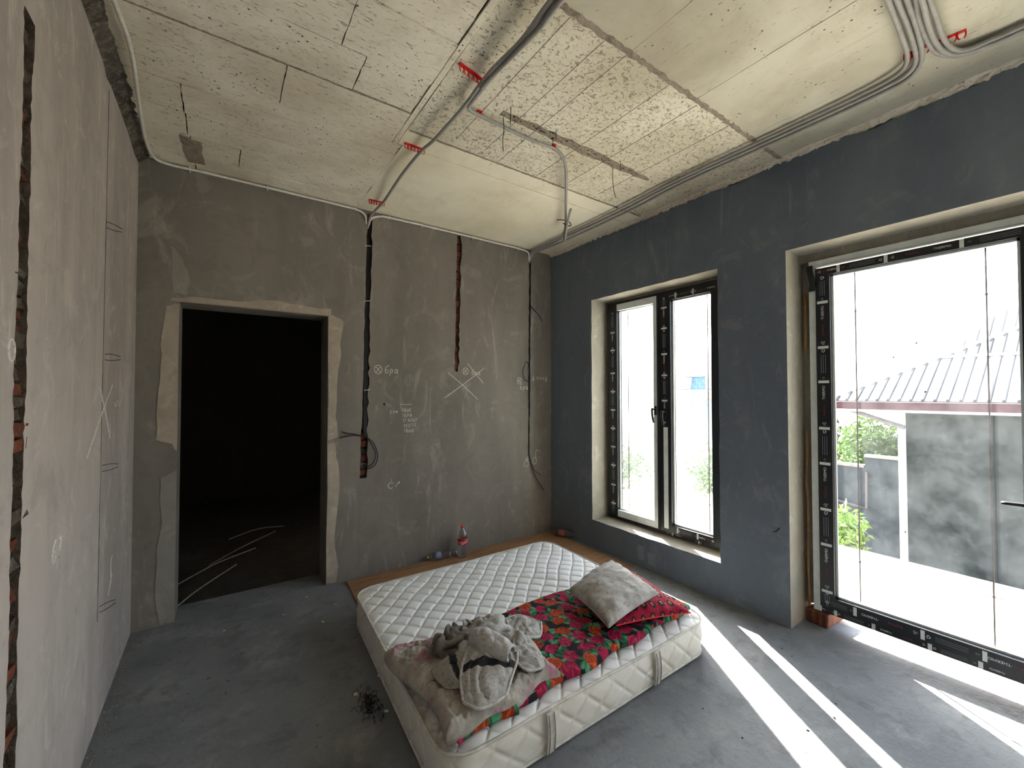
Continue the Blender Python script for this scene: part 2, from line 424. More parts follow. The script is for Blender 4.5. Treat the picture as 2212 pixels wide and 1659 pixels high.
yL1 = lambda z: -1.845 - (2.5-z)*.008
cL1 = groove(yL1, lambda z: .036+.004*math.sin(z*5)+.004*math.sin(z*13), .0001, 2.54, 110, 6, .005, .006)
cL2 = groove(lambda z: -.865-(2.93-z)*.014, .0055, .47, 2.92, 50, 8, .002, .002)
topL = [(y, 2.975 + .022*math.sin(y*9) + .012*math.sin(y*31+1)) for y in np.linspace(TB, YF, 70)]
outL = [(YF, 0), (YF, topL[-1][1])] + [p for p in topL[::-1]][1:] + [(TB, 0)]
# the wide chase opens to the floor, so notch it out of the outline
bot = [p for p in cL1]
M['groove'] = plaster('groove_side', '5e544a', '463d36', '7d6f61', 1.0, (1, 1, 1), 30)
wall_left = plate(outL, [[(p[0], max(p[1], .004)) for p in cL1], cL2], XL, XL-.2, mpL, hole_depth=[XL-.05, XL-.04]).build('wall_left', 'wall_left', None, 'structure')

wall_left.data.materials.append(M['groove']); wall_back.data.materials.append(M['groove'])
for p_ in wall_left.data.polygons:
    if abs(p_.normal.x) < .5 and -2.1 < p_.center.y < -.7 and p_.center.z < 2.93 and p_.center.x > XL-.06: p_.material_index = 1
for p_ in wall_back.data.polygons:
    if abs(p_.normal.y) < .5 and -2.1 < p_.center.x < -.2 and .5 < p_.center.z < 3.0 and p_.center.y < .06: p_.material_index = 1
WR = .34
w1y0, w1y1, w1z0, w1z1 = -.614, -1.888, .264, 2.41
w2y0, w2y1, w2z1 = -2.34, -6.04, 2.416  # opening lengthened out of view to let in more fill light
topR = [(y, 2.995+.012*math.sin(y*7)+.01*math.sin(y*17+2)) for y in np.linspace(0, YF, 50)]
outR = [(0, 0)] + topR + [(YF, 0), (w2y1, 0), (w2y1, w2z1), (w2y0, w2z1), (w2y0, 0)]
def jit_edge(a, b, n, j, seed):
    r = random.Random(seed); o = []
    for i in range(n): 
        t_ = i/n; o.append((a[0]+(b[0]-a[0])*t_ + (r.uniform(-j, j) if i else 0), a[1]+(b[1]-a[1])*t_ + (r.uniform(-j, j) if i else 0)))
    return o
h1 = jit_edge((w1y0, w1z0), (w1y1, w1z0), 14, .003, 1) + jit_edge((w1y1, w1z0), (w1y1, w1z1), 24, .004, 2) + jit_edge((w1y1, w1z1), (w1y0, w1z1), 14, .003, 3) + jit_edge((w1y0, w1z1), (w1y0, w1z0), 24, .003, 4)
wall_right = plate(outR, [h1], 0, WR, mpL, back=True).build('wall_right', 'wall_right', None, 'structure')
wall_right.data.materials.append(M['reveal'])
for p_ in wall_right.data.polygons:
    c_ = p_.center
    if abs(p_.normal.x) < .5 and -6.1 < c_.y < -.5 and c_.z < 2.5 and (c_.z > .01): p_.material_index = 1
for nm, a, b in (('reveal_packing', (.212, w2y1, 2.363), (.33, w2y0, 2.4165)), ('reveal_packing', (.262, -2.394, .1), (.33, w2y0, 2.4)), ('reveal_packing', (.262, w2y1, .1), (.33, -6.001, 2.4)),
                 ('reveal_packing', (.215, w1y1, 2.389), (.33, w1y0, 2.411)), ('reveal_packing', (.225, w1y1, .262), (.33, w1y0, .2775)), ('reveal_packing', (.225, -.639, .27), (.33, w1y0, 2.4)), ('reveal_packing', (.225, w1y1, .27), (.33, -1.863, 2.4))):
    MB().box(a, b).build(nm, 'reveal', wall_right)
mb = MB().box((0.02, YF, 2.96), (WR, .3, 3.06)); mb.build('trim_1', 'wall_plain', None, 'structure')
mb = MB().box((XL-.2, YF-.2, 0), (WR, YF, 3.06)); wall_front = mb.build('wall_front', 'wall_plain', None, 'structure')
MB().box((XL-.2, YF-.2, -.25), (WR, TB, 0)).build('floor', 'floor', None, 'structure')

# hall behind the door
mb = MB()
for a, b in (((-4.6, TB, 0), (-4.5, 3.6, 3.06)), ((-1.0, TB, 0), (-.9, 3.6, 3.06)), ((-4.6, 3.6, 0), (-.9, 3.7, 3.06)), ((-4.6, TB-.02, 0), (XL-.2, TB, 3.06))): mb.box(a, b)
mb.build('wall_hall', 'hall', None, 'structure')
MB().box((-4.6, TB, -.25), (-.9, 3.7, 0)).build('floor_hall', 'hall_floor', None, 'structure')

# ceiling: slab with formwork panels as separate pieces
ceiling = MB().box((XL-.2, YF-.2, 3.03), (WR, TB, 3.2)).build('ceiling', 'joint', None, 'structure')
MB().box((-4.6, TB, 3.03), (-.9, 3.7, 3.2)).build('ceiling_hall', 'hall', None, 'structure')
mpC = lambda u, v, w: (u, v, w)
def cpanel(x0, x1, y0, y1, mat, dz=0, holes=(), g=.002, name='panel', wob=True):
    r = random.Random(int((x0*91+y0*37)*100))
    def e(a, b, n=8): return jit_edge(a, b, n if wob else 1, .0022, r.randint(0, 9999))
    x0 += g; x1 -= g; y0 += g; y1 -= g
    L = e((x0, y0), (x1, y0)) + e((x1, y0), (x1, y1)) + e((x1, y1), (x0, y1)) + e((x0, y1), (x0, y0))
    return plate(L, holes, H+dz, 3.045, mpC).build(name, mat, ceiling)
ys = [.02, -.19, -.44, -.68, -.935, -1.06, -1.37, -1.63, -1.92, -2.2, -2.5, -2.8, -3.1, -3.45, -3.8, -4.2, -4.6, -5.0, -5.5, -6.0, -6.5]
splits = {(-1.63, -1.92): [-2.57], (-1.37, -1.63): [-2.46], (-.19, -.44): [-3.15, -2.9], (-.44, -.68): [-3.16], (-.68, -.935): [-3.165], (-1.92, -2.2): [-2.82], (-2.2, -2.5): [-2.6], (-1.06, -1.37): [-2.75], (0.02, -.19): [-3.14]}
for i in range(len(ys)-1):
    xs = [XL] + splits.get((ys[i], ys[i+1]), []) + [-2.150 if ys[i] < -1.0 else -2.085]
    for k in range(len(xs)-1):
        cpanel(xs[k], xs[k+1], ys[i+1], ys[i], 'ceil_board', rnd.uniform(-.006, .003), g=.0026, name='board')
cpanel(-2.150, -2.118, -2.32, -1.06, 'ceil_board', -.004, name='board')
cpanel(-2.150, -2.118, -6.5, -2.32, 'ceil_board', -.002, name='board')
r = random.Random(21); ga = []; gb = []
for i in range(30):
    x = -1.75 + 1.27*i/29; wd = .012 + .024*math.sin(math.pi*min(1, max(0.05, i/29)))**.5
    ga.append((x, -1.655-wd+r.uniform(-.008, .008))); gb.append((x, -1.655+wd+r.uniform(-.008, .008)))
gouge = ga + gb[::-1]
cpanel(-2.085, .02, -1.06, .02, 'ceil_pale', -.001)
cpanel(-2.118, .02, -1.225, -1.06, 'ceil_pale', -.001)
cpanel(-2.118, .02, -2.32, -1.225, 'ceil_rough', .0015, [gouge], g=.0035)
plate(jit_edge((-3.20, -.42), (-3.10, -.40), 4, .004, 5) + jit_edge((-3.10, -.40), (-3.085, -.10), 6, .006, 6) + jit_edge((-3.085, -.10), (-3.175, -.09), 4, .004, 7) + jit_edge((-3.175, -.09), (-3.20, -.42), 6, .004, 8), [], H-.0075, H+.004, mpC).build('board_offcut', 'gouge', ceiling)
for a, b in ((-2.118, -1.5), (-1.5, -.98), (-.98, -.42), (-.42, .02)):
    cpanel(a, b, -3.75, -2.325, 'ceil_smooth', rnd.uniform(-.003, -.001), g=.0011)
    cpanel(a, b, -6.5, -3.75, 'ceil_smooth', rnd.uniform(-.003, -.001), g=.0008)
for yj, wj, xa_, xb_ in ((-2.322, .014, -2.11, .0), (-1.226, .006, -2.10, .0), (-2.32, .010, -2.9, -2.15), (-1.372, .006, -3.4, -2.15)):
    MB().grid(lambda a, b: (xa_+(xb_-xa_)*a, yj+(b-.5)*2*wj*(1+.7*noise.noise((a*70, yj, b))), H-.0035-.003*noise.noise((a*120, b*4, yj))), 160, 4).build('joint_mortar', 'gouge', ceiling)
# rough concrete at the bottom of the gouge
mb = MB()
mb.grid(lambda a, b: (-1.77+1.31*a, -1.655+(b-.5)*.09, 3.028 + .007*noise.noise((a*60, b*6, 0))), 120, 8)
mb.build('gouge_core', 'gouge', ceiling)
# scratches left by the formwork (thin sunken lines across the chipped panel)
for x in (-1.84, -1.64, -1.50, -1.18, -.93, -.62):
    y0 = -2.3; y1 = rnd.choice((-1.75, -1.3, -1.24)) if x != -1.5 else -1.24
    MB().box((x-.0008, y0, H-.0006), (x+.0008, y1, H+.002)).build('formwork_seam', 'gouge', ceiling)

# plaster patches and exposed brick in the chases
def brick_run(parent, axis, cfun, hw, z0, z1, back, seed, mats, step=.074):
    r = random.Random(seed); z = z0
    while z < z1:
        hgt = step*r.uniform(.7, 1.05); c = cfun(z)
        d = r.uniform(0, .022)
        mbb = MB()
        if axis == 'y':
            mbb.box((c-hw*1.5, back-.004-d, z), (c+hw*1.5, back+.04, z+hgt-.012), .004)
        else:
            mbb.box((back-.04, c-hw*1.5, z), (back+.004+d, c+hw*1.5, z+hgt-.010), .008)
        mbb.build('brick', r.choice(mats), parent)
        z += hgt
brick_run(wall_back, 'y', lambda z: -1.972-(2.99-z)*.02, .026, .82, 2.98, .05, 1, ['brick', 'mortar', 'brick'])
brick_run(wall_back, 'y', lambda z: -1.135-(2.99-z)*.02, .022, 1.72, 2.98, .044, 2, ['brick'])
brick_run(wall_left, 'x', lambda z: yL1(z)+.012+.012*math.sin(z*23), .034, .01, 2.5, XL-.030, 3, ['mortar', 'brick', 'groove', 'brick', 'groove'], .045)
MB().box((-.4, .048, .8), (-.2, .07, 3)).build('groove_mortar', 'mortar', wall_back)
for c in (-1.99, -1.15): MB().box((c-.09, .062, .75), (c+.09, .09, 3.0)).build('groove_mortar', 'mortar', wall_back)
MB().box((XL-.09, -1.98, 0), (XL-.062, -1.72, 2.56)).build('groove_mortar', 'mortar', wall_left)
MB().box((XL-.06, -.93, .4), (XL-.042, -.83, 2.95)).build('groove_mortar', 'mortar', wall_left)

def patch(poly, name='plaster_patch', mat='patch', th=.004, seed=0, jit=.006, parent=None, n=3):
    r = random.Random(seed); L = []
    for i, p in enumerate(poly):
        q = poly[(i+1) % len(poly)]
        for k in range(n):
            t_ = k/n; L.append((p[0]+(q[0]-p[0])*t_+(r.uniform(-jit, jit) if k else 0), p[1]+(q[1]-p[1])*t_+(r.uniform(-jit, jit) if k else 0)))
    return plate(L, [], -th, .002, mpB).build(name, mat, parent or wall_back)
patch([(-3.216, 2.09), (-3.281, 2.073), (-3.302, 1.889), (-3.306, 1.677), (-3.319, 1.437), (-3.323, 1.199), (-3.24, 1.165), (-3.216, 1.12)], seed=1)
patch([(-3.216, .99), (-3.30, .95), (-3.301, .80), (-3.286, .66), (-3.312, .50), (-3.315, .222), (-3.29, .01), (-3.216, .01)], seed=2, mat='wall_plain')
patch([(-3.26, 2.107), (-3.253, 2.13), (-3.086, 2.15), (-2.874, 2.147), (-2.8, 2.165), (-2.644, 2.183), (-2.40, 2.16), (-2.274, 2.163), (-2.274, 2.107)], seed=3)
patch([(-2.293, 2.10), (-2.26, 2.12), (-2.179, 2.073), (-2.202, 1.903), (-2.195, 1.829), (-2.218, 1.68), (-2.233, 1.311), (-2.213, 1.15), (-2.293, 1.13)], seed=4)
patch([(-2.293, 1.1), (-2.24, 1.1), (-2.213, .943), (-2.201, .722), (-2.236, .363), (-2.207, .139), (-2.223, .01), (-2.293, .01)], seed=5)
patch([(-3.262, 2.473), (-3.201, 2.392), (-3.163, 2.274), (-3.174, 2.16), (-3.246, 2.16)], seed=6, mat='wall_plain', th=.002)
for (x, z, a) in ((-3.17, 2.884, .02), (-2.754, 2.831, .02), (-1.314, 2.91, .012)):
    patch([(x+a*.55*math.cos(q*.785)-a*.3*math.sin(q*.785), z+a*1.3*math.sin(q*.785)) for q in range(8)], 'pale_spot', 'chalk_faint', .001, 7, .002, n=2)
# pale dab and tape mark below the small window
for (y0, y1, z0, z1, mt) in ((-1.155, -1.215, .06, .185, 'patch_dim'), (-1.26, -1.33, .05, .15, 'patch_dim')):
    plate([(y0, z0), (y0+.004, z1), (y1, z1-.004), (y1-.003, z0+.003)], [], -.0025, .001, mpL).build('plaster_patch', mt, wall_right)

# ragged mortar left above the left wall's plaster, and along the right wall's top edge
def rag(name, fn, n, parent, mat):
    mb = MB(); mb.grid(fn, n, 9); return mb.build(name, mat, parent)
def fL(a, b):
    y = .0 + (YF)*a; n1 = noise.noise((y*14, b*5, 3))*.034 + noise.noise((y*40, b*12, 9))*.026
    return (XL-.01+.075*b + n1*.6, y, 2.955+.075*b**.8 + n1*(1-b))
rag('ragged_mortar', fL, 420, wall_left, 'mortar')
def fR(a, b):
    y = YF*a; e = .5+.5*noise.noise((y*5, 0, 4)); n1 = noise.noise((y*26, b*6, 3))*.02 + noise.noise((y*70, b*9, 6))*.010
    return (.006-(.02+.03*e)*b + n1*.4, y, 2.992+.033*b + n1*(1-b))
rag('ragged_mortar', fR, 620, wall_right, 'ceil_board')

# ------------------------------------------------------------------ chalk marks (strokes drawn on the plaster)
G = {'1': [[(.3, .8), (.5, 1), (.5, 0)]], 'В': [[(.1, 0), (.1, 1), (.6, .95), (.6, .6), (.1, .52), (.7, .42), (.65, .05), (.1, 0)]],
 'Ы': [[(.1, 1), (.1, 0), (.5, .05), (.5, .45), (.1, .5)], [(.8, 1), (.8, 0)]], 'К': [[(.1, 1), (.1, 0)], [(.7, 1), (.1, .5), (.75, 0)]],
 'Б': [[(.65, 1), (.1, 1), (.1, 0), (.6, .05), (.65, .4), (.1, .5)]], 'Р': [[(.1, 0), (.1, 1), (.6, .95), (.62, .55), (.1, .48)]],
 'А': [[(0, 0), (.35, 1), (.7, 0)], [(.15, .35), (.58, .35)]], 'Г': [[(.1, 0), (.1, 1), (.65, 1)]], 'Л': [[(0, 0), (.25, 1), (.6, 1), (.65, 0)]],
 'О': [[(.35, 1), (.05, .7), (.05, .3), (.35, 0), (.65, .3), (.65, .7), (.35, 1)]], 'Т': [[(0, 1), (.7, 1)], [(.35, 1), (.35, 0)]],
 'Х': [[(.05, 1), (.7, 0)], [(.7, 1), (.05, 0)]], 'Н': [[(.1, 1), (.1, 0)], [(.65, 1), (.65, 0)], [(.1, .5), (.65, .5)]],
 'б': [[(.75, 1.15), (.2, .95), (.08, .4), (.2, .02), (.5, .02), (.6, .3), (.4, .52), (.12, .4)]],
 'р': [[(.15, .6), (.12, -.4)], [(.13, .4), (.35, .62), (.55, .45), (.5, .15), (.15, .1)]],
 'а': [[(.55, .55), (.25, .6), (.08, .3), (.2, .02), (.45, .1), (.58, .55), (.6, .05), (.75, .02)]],
 'к': [[(.1, .6), (.1, 0)], [(.5, .6), (.12, .3), (.55, 0)]], 'о': [[(.3, .6), (.08, .3), (.3, 0), (.52, .3), (.3, .6)]],
 'н': [[(.1, .6), (.1, 0)], [(.5, .6), (.5, 0)], [(.1, .3), (.5, .3)]], 'д': [[(.5, .6), (.15, .55), (.1, .1), (.45, .05), (.55, .6), (.5, -.3), (.2, -.4), (.15, -.15), (.6, .05)]],
 '6': [[(.5, 1), (.15, .6), (.1, .15), (.35, 0), (.55, .2), (.45, .45), (.15, .4)]], '3': [[(.1, .95), (.5, .95), (.25, .55), (.55, .35), (.4, 0), (.1, .05)]],
 '?': [[(.15, .8), (.4, 1), (.55, .75), (.4, .3)], [(.33, .02), (.36, .0)]], 'з': [[(.1, .6), (.45, .6), (.25, .32), (.5, .15), (.3, -.1), (.05, 0)]],
 'у': [[(.1, .6), (.3, .2)], [(.55, .6), (.2, -.25)]], 'м': [[(.05, 0), (.15, .6), (.3, .2), (.45, .6), (.55, 0)]], ' ': [], '·': [[(.3, .3), (.33, .3)]],
 '5': [[(.6, 1), (.15, 1), (.12, .55), (.45, .6), (.6, .3), (.4, 0), (.1, .05)]], '0': [[(.35, 1), (.05, .6), (.1, .15), (.35, 0), (.62, .3), (.6, .75), (.35, 1)]]}
def strokes(S_, mp, r, name, mat, parent):
    mb = MB()
    for st in S_:
        pts = [Vector(mp(*p)) for p in st]
        mb.tube(pts, r*1.25, 8, len(pts) > 2, True, 4)
    return mb.build(name, mat, parent)
def write(txt, x, z, h, name, mat='chalk', r=.0022, slant=.12, parent=None, plane='B', adv=.75):
    S_ = []; cx = x
    for chr_ in txt:
        for st in G.get(chr_, []): S_.append([(cx+(p[0]+slant*p[1])*h*.85, z+p[1]*h) for p in st])
        cx += h*adv
    return strokes(S_, (lambda a, b: (a, r*.75, b)) if plane == 'B' else (lambda a, b: (XL-r*.4, a, b)), r, name, mat, parent or wall_back)
mk = lambda S_, nm, mat='chalk', r=.0025: strokes(S_, lambda a, b: (a, r*.75, b), r, nm, mat, wall_back)
circ = lambda cx, cz, rx, rz, n=12: [(cx+rx*math.cos(2*math.pi*i/n), cz+rz*math.sin(2*math.pi*i/n)) for i in range(n+1)]
mk([circ(-1.898, 1.697, .032, .036), [(-1.92, 1.725), (-1.876, 1.67)], [(-1.876, 1.725), (-1.92, 1.67)]], 'chalk_lamp_symbol')
write('бра', -1.845, 1.668, .056, 'chalk_writing', r=.0026)
mk([[(-.858, 1.743), (-1.06, 1.60), (-1.286, 1.451)], [(-1.249, 1.687), (-1.08, 1.56), (-.931, 1.434)], [(-1.044, 1.781), (-.868, 1.592)]], 'chalk_cross', r=.003)
mk([circ(-1.064, 1.705, .03, .032), [(-1.085, 1.727), (-1.045, 1.685)], [(-1.045, 1.727), (-1.085, 1.685)]], 'chalk_lamp_symbol')
write('бра', -1.0, 1.675, .045, 'chalk_writing', r=.0022)
mk([circ(-.43, 1.625, .026, .035), [(-.45, 1.65), (-.41, 1.60)], [(-.41, 1.65), (-.45, 1.60)]], 'chalk_lamp_symbol', r=.002)
write('бра', -.425, 1.535, .05, 'chalk_writing', r=.0022)
write('А', -.265, 1.625, .05, 'chalk_writing', r=.002); write('конд', -.2, 1.64, .05, 'chalk_writing', r=.0022)
mk([[(-1.71, 1.40), (-1.60, 1.398)]], 'chalk_line', r=.002)
write('зум', -1.80, 1.325, .035, 'chalk_writing', r=.0018)
for i, l_ in enumerate(('1ВЫК', '1БРА', '1ГАЛОГ', '1КОТЛ', '1ВЫХ')):
    write(l_, -1.70+.006*i, 1.335-.045*i, .028, 'chalk_writing', r=.0017, adv=.9)
mk([[(-1.79, 1.30), (-1.76, 1.40), (-1.69, 1.435), (-1.65, 1.40), (-1.60, 1.44), (-1.53, 1.44), (-1.49, 1.37), (-1.53, 1.31), (-1.6, 1.27)]], 'chalk_heart', 'chalk_faint', .003)
write('3505', -1.86, 1.05, .14, 'chalk_digits', 'chalk_faint', .0035, .1, adv=1.1)
mk([circ(-.47, 1.42, .07, .06), circ(-.47, 1.31, .06, .055)], 'chalk_doodle', 'chalk_faint', .003)
mk([[(-1.78, .76), (-1.782, .75)], [(-1.76, .725), (-1.79, .735), (-1.81, .71), (-1.79, .685), (-1.77, .69)], [(-1.745, .695), (-1.71, .735), (-1.715, .715)]], 'chalk_arrow', r=.0025)
mk([circ(-.342, .755, .03, .028), [(-.33, .83), (-.33, .785)], [(-.36, .80), (-.31, .80)]], 'chalk_sign', r=.0025)
mk([circ(-.231, .775, .024, .035), [(-.222, .81), (-.205, .89), (-.16, .86)]], 'chalk_sign', r=.0025)
mk([[(-1.078, 1.449), (-1.077, .9)], [(-1.077, .85), (-1.077, .528)]], 'chalk_plumb_line', 'chalk_faint', .0022)
mk([[(-.24, 1.25), (-.238, .62)]], 'chalk_plumb_line', 'chalk_faint', .0018)
mk([[(-.95, 2.0), (-.90, 1.9), (-.93, 1.78)], [(-.88, 2.06), (-.9, 1.98)]], 'chalk_scuff', 'chalk_faint', .003)
mkl = lambda S_, nm, mat='chalk', r=.0025: strokes(S_, lambda a, b: (XL-r*.45, a, b), r*1.3, nm, mat, wall_left)
mkl([[(-.96, 1.539), (-.83, 1.42), (-.708, 1.282)], [(-.666, 1.544), (-.90, 1.40), (-1.142, 1.235)]], 'chalk_cross', r=.0028)
write('6?', -1.56, .945, .07, 'chalk_writing', r=.004, parent=wall_left, plane='L', adv=.8)
mkl([circ(-1.915, 1.61, .02, .028)], 'chalk_ring', r=.0025)
mkl([[(-.62, 1.45), (-.58, 1.43), (-.54, 1.46)], [(-.5, 1.43), (-.46, 1.45)]], 'chalk_scuff', r=.002)
mkl([[(-.62, .55), (-.63, .65), (-.60, .67)], [(-.68, .5), (-.6, .58)]], 'chalk_arrow', 'chalk', .002)
# paired tie wires beside the narrow chase on the left wall
for y, z in ((-.886, 2.289), (-.87, 1.672), (-.884, 1.156), (-.884, .512)):
    mb = MB()
    for dz in (.008, -.016): mb.tube([(XL-.01, y+.01, z+dz), (XL+.02, y+.05, z+dz*1.2+.002), (XL+.045, y+.085, z+dz*.6)], .0016, 5)
    mb.build('tie_wire', 'wire', wall_left)
mb = MB().tube([(-.001, -2.242, .587), (-.001, -2.26, .592), (-.001, -2.284, .623)], .003, 5); mb.build('plaster_crack', 'dark_debris', wall_right)
plate(circ(-1.845, 1.404, .009, .011)[:-1], [], -.001, .001, mpB).build('drill_hole', 'dark_debris', wall_back)

# ------------------------------------------------------------------ windows
def text_mesh(txt, size):
    cu = bpy.data.curves.new('t', 'FONT'); cu.body = txt; cu.size = size; cu.align_x = 'CENTER'; cu.align_y = 'CENTER'; cu.resolution_u = 3; cu.extrude = .0002
    ob = bpy.data.objects.new('t', cu); COL.objects.link(ob)
    dg = bpy.context.evaluated_depsgraph_get(); me = bpy.data.meshes.new_from_object(ob.evaluated_get(dg))
    bpy.data.objects.remove(ob); bpy.data.curves.remove(cu); me.name = 'film_print'; me.materials.clear(); return me
TM = {}
def put_text(txt, size, mat, org, a, b, parent):
    k = (txt, size, mat)
    if k not in TM:
        me = text_mesh(txt, size); me.materials.append(M[mat]); TM[k] = me
    o = bpy.data.objects.new('film_print', TM[k]); COL.objects.link(o)
    a = Vector(a); b = Vector(b); n = a.cross(b)
    mt = Matrix((a, b, n)).transposed().to_4x4(); mt.translation = Vector(org); o.parent = parent; o.matrix_basis = mt
    return o
def film_strip(parent, s0, s1, x, fixed, along, flip, bars, w, first, txt=1.0):
    """printed film along a profile face at depth x. along: 'z' or 'y'. bars: positions of pale bars. fixed: centre on the other axis"""
    sz = w*.36
    if along == 'z': a, b = (0, 0, 1), (0, 1, 0)
    elif flip: a, b = (0, 1, 0), (0, 0, -1)
    else: a, b = (0, -1, 0), (0, 0, 1)
    P = (lambda s, c=0: (x-.0008, fixed + c*b[1], s)) if along == 'z' else (lambda s, c=0: (x-.0008, s, fixed + c*b[2]))
    mb = MB(); hb = .0085*txt
    for s in bars:
        if along == 'z': mb.box((x-.0012, fixed-w/2, s-hb), (x, fixed+w/2, s+hb))
        else: mb.box((x-.0012, s-hb, fixed-w/2), (x, s+hb, fixed+w/2))
    if bars: mb.build('film_bar', 'frame_grey', parent)
    ed = [s0] + list(bars) + [s1]
    kind = first
    sg = 1 if (along == 'z' or flip) else -1
    for i in range(len(ed)-1):
        lo, hi = sorted((ed[i], ed[i+1])); L = hi-lo; st = lo if sg > 0 else hi
        if L > .05:
            if kind == 'T':
                put_text('·THERMO', sz*1.05, 'print', P(st+sg*L*.76), a, b, parent)
                put_text('Engelberg', sz*.9, 'print_red', P(st+sg*L*.38), a, b, parent)
                c = P(st+sg*L*.1); mb = MB()
                for k in range(3):
                    an = 2*math.pi*k/3 + .5
                    d = lambda u, v: tuple(Vector(c) + Vector(a)*u + Vector(b)*v)
                    mb.tube([d(sz*.45*math.cos(an+q*.45), sz*.45*math.sin(an+q*.45)) for q in range(4)], sz*.07, 4)
                mb.tube([d(0, -sz*.1), d(0, sz*.12)], sz*.12, 5); mb.build('film_logo', 'print', parent)
            else:
                c = P(st+sg*L*.9); mb = MB(); d = lambda u, v: tuple(Vector(c) + Vector(a)*u + Vector(b)*v)
                for k in range(3):
                    an = 2*math.pi*k/3
                    mb.tube([d(sz*.38*math.cos(an+q*.5), sz*.38*math.sin(an+q*.5)) for q in range(4)], sz*.12, 4)
                mb.build('film_logo', 'print', parent)
                mb = MB()
                for k in (-1, 0, 1): mb.tube([P(st+sg*L*.25, k*sz*.55), P(st+sg*L*.78, k*sz*.55)], sz*.055, 4, False)
                mb.build('film_small_print', 'print_dim', parent)
                put_text('CE', sz*.75, 'print_dim', P(st+sg*L*.11), a, b, parent)
        kind = 'R' if kind == 'T' else 'T'

def frame_rect(y0, y1, z0, z1, wy0, wy1, wz0, wz1, xa, xb, name, mats, parent):
    """four mitre-less members, each its own part; order left, right, bottom, top"""
    out_ = []
    for (a, b), mt in zip((((xa, y0-wy0, z0), (xb, y0, z1)), ((xa, y1, z0), (xb, y1+wy1, z1)), ((xa, y1+wy1, z0), (xb, y0-wy0, z0+wz0)), ((xa, y1+wy1, z1-wz1), (xb, y0-wy0, z1))), mats):
        mb = MB().box(a, b); o = mb.build(name, mt, parent)
        bv = o.modifiers.new('bevel', 'BEVEL'); bv.width = .0025; bv.segments = 2; out_.append(o)
    return out_

def add_glazing(sash, y0, y1, z0, z1, xg, vb, hb):
    MB().box((xg, y1-.004, z0-.004), (xg+.006, y0+.004, z1+.004)).build('pane', 'glass', sash)
    for y in vb: MB().box((xg+.010, y-.003, z0), (xg+.016, y+.003, z1)).build('glazing_bar', 'bar', sash)
    for z in hb: MB().box((xg+.0105, y1, z-.0014), (xg+.0155, y0, z+.0014)).build('glazing_bar', 'bar', sash)
    for y in vb:
        for z in hb: MB().lathe([(0, -.007), (.006, -.004), (.006, .004), (0, .007)], 8, Matrix.Translation((xg+.013, y, z)) @ Matrix.Rotation(math.pi/2, 4, 'Y')).build('glazing_boss', 'bar', sash)
    r_ = random.Random(int(abs(y0)*1000))
    for k in range(4):
        yy, zz = r_.uniform(y1+.05, y0-.05), r_.uniform(z0+.1, z1-.1)
        MB().lathe([(0, -.0015), (.0045, -.001), (.003, .0), (0, .0)], 7, Matrix.Translation((xg, yy, zz)) @ Matrix.Rotation(math.pi/2, 4, 'Y')).build('paint_speck', 'dark_debris', sash)
    # glazing bead
    mb = MB()
    for a, b in (((xg-.012, y0-.012, z0), (xg, y0, z1)), ((xg-.012, y1, z0), (xg, y1+.012, z1)), ((xg-.012, y1, z0), (xg, y0, z0+.012)), ((xg-.012, y1, z1-.012), (xg, y0, z1))): mb.box(a, b)
    mb.build('glazing_bead', 'frame_grey', sash)

def sash_obj(parent, y0, y1, z0, z1, gy0, gy1, gz0, gz1, xa, xb, mats, vb, hb):
    """a leaf: one root mesh for its left stile, the other members and the glazing below it"""
    leaf = MB().box((xa, gy0, z0), (xb, y0, z1)).build('sash', mats[0], parent)
    for nm, a, b, mt in (('sash_stile', (xa, y1, z0), (xb, gy1, z1), mats[1]), ('sash_rail', (xa, gy1, z0), (xb, gy0, gz0), mats[2]), ('sash_rail', (xa, gy1, gz1), (xb, gy0, z1), mats[3])):
        MB().box(a, b).build(nm, mt, leaf)
    add_glazing(leaf, gy0, gy1, gz0, gz1, (xa+xb)/2+.005, vb, hb)
    return leaf

def lever(parent, y, z, x, sgn):
    h = MB().box((x-.008, y-.014, z-.035), (x, y+.014, z+.045)).build('handle', 'black', parent)
    bv = h.modifiers.new('bevel', 'BEVEL'); bv.width = .006; bv.segments = 3
    mb = MB().tube([(x-.004, y, z+.02), (x-.045, y, z+.018)], .008, 10, False)
    if sgn == 0: mb.tube([(x-.045, y, z+.028), (x-.05, y, z), (x-.047, y-.002, z-.05), (x-.036, y-.006, z-.10)], lambda q: .0115-.003*q, 10)
    else: mb.tube([(x-.045, y-.01*sgn, z+.018), (x-.05, y+.03*sgn, z+.02), (x-.045, y+.12*sgn, z+.016)], lambda q: .012-.003*q, 10)
    l_ = mb.build('handle_lever', 'black', parent, smooth=True)

# --- small window
w1 = bpy.data.objects.new('window_1', None); COL.objects.link(w1); w1['kind'] = 'structure'
frame_rect(-.640, -1.862, .278, 2.388, .05, .05, .045, .045, .20, .27, 'frame', ['film', 'film', 'film', 'film'], w1)
la = sash_obj(w1, -.672, -1.232, .305, 2.36, -.775, -1.192, .366, 2.30, .182, .255, ['film', 'frame_grey', 'frame_grey', 'frame_grey'], [-.868], [.60])
lb = sash_obj(w1, -1.250, -1.83, .305, 2.36, -1.366, -1.73, .366, 2.30, .182, .255, ['film', 'film', 'film', 'film'], [-1.672], [.60])
MB().box((.176, -1.249, .305), (.20, -1.233, 2.36)).build('meeting_gap', 'frame', w1)
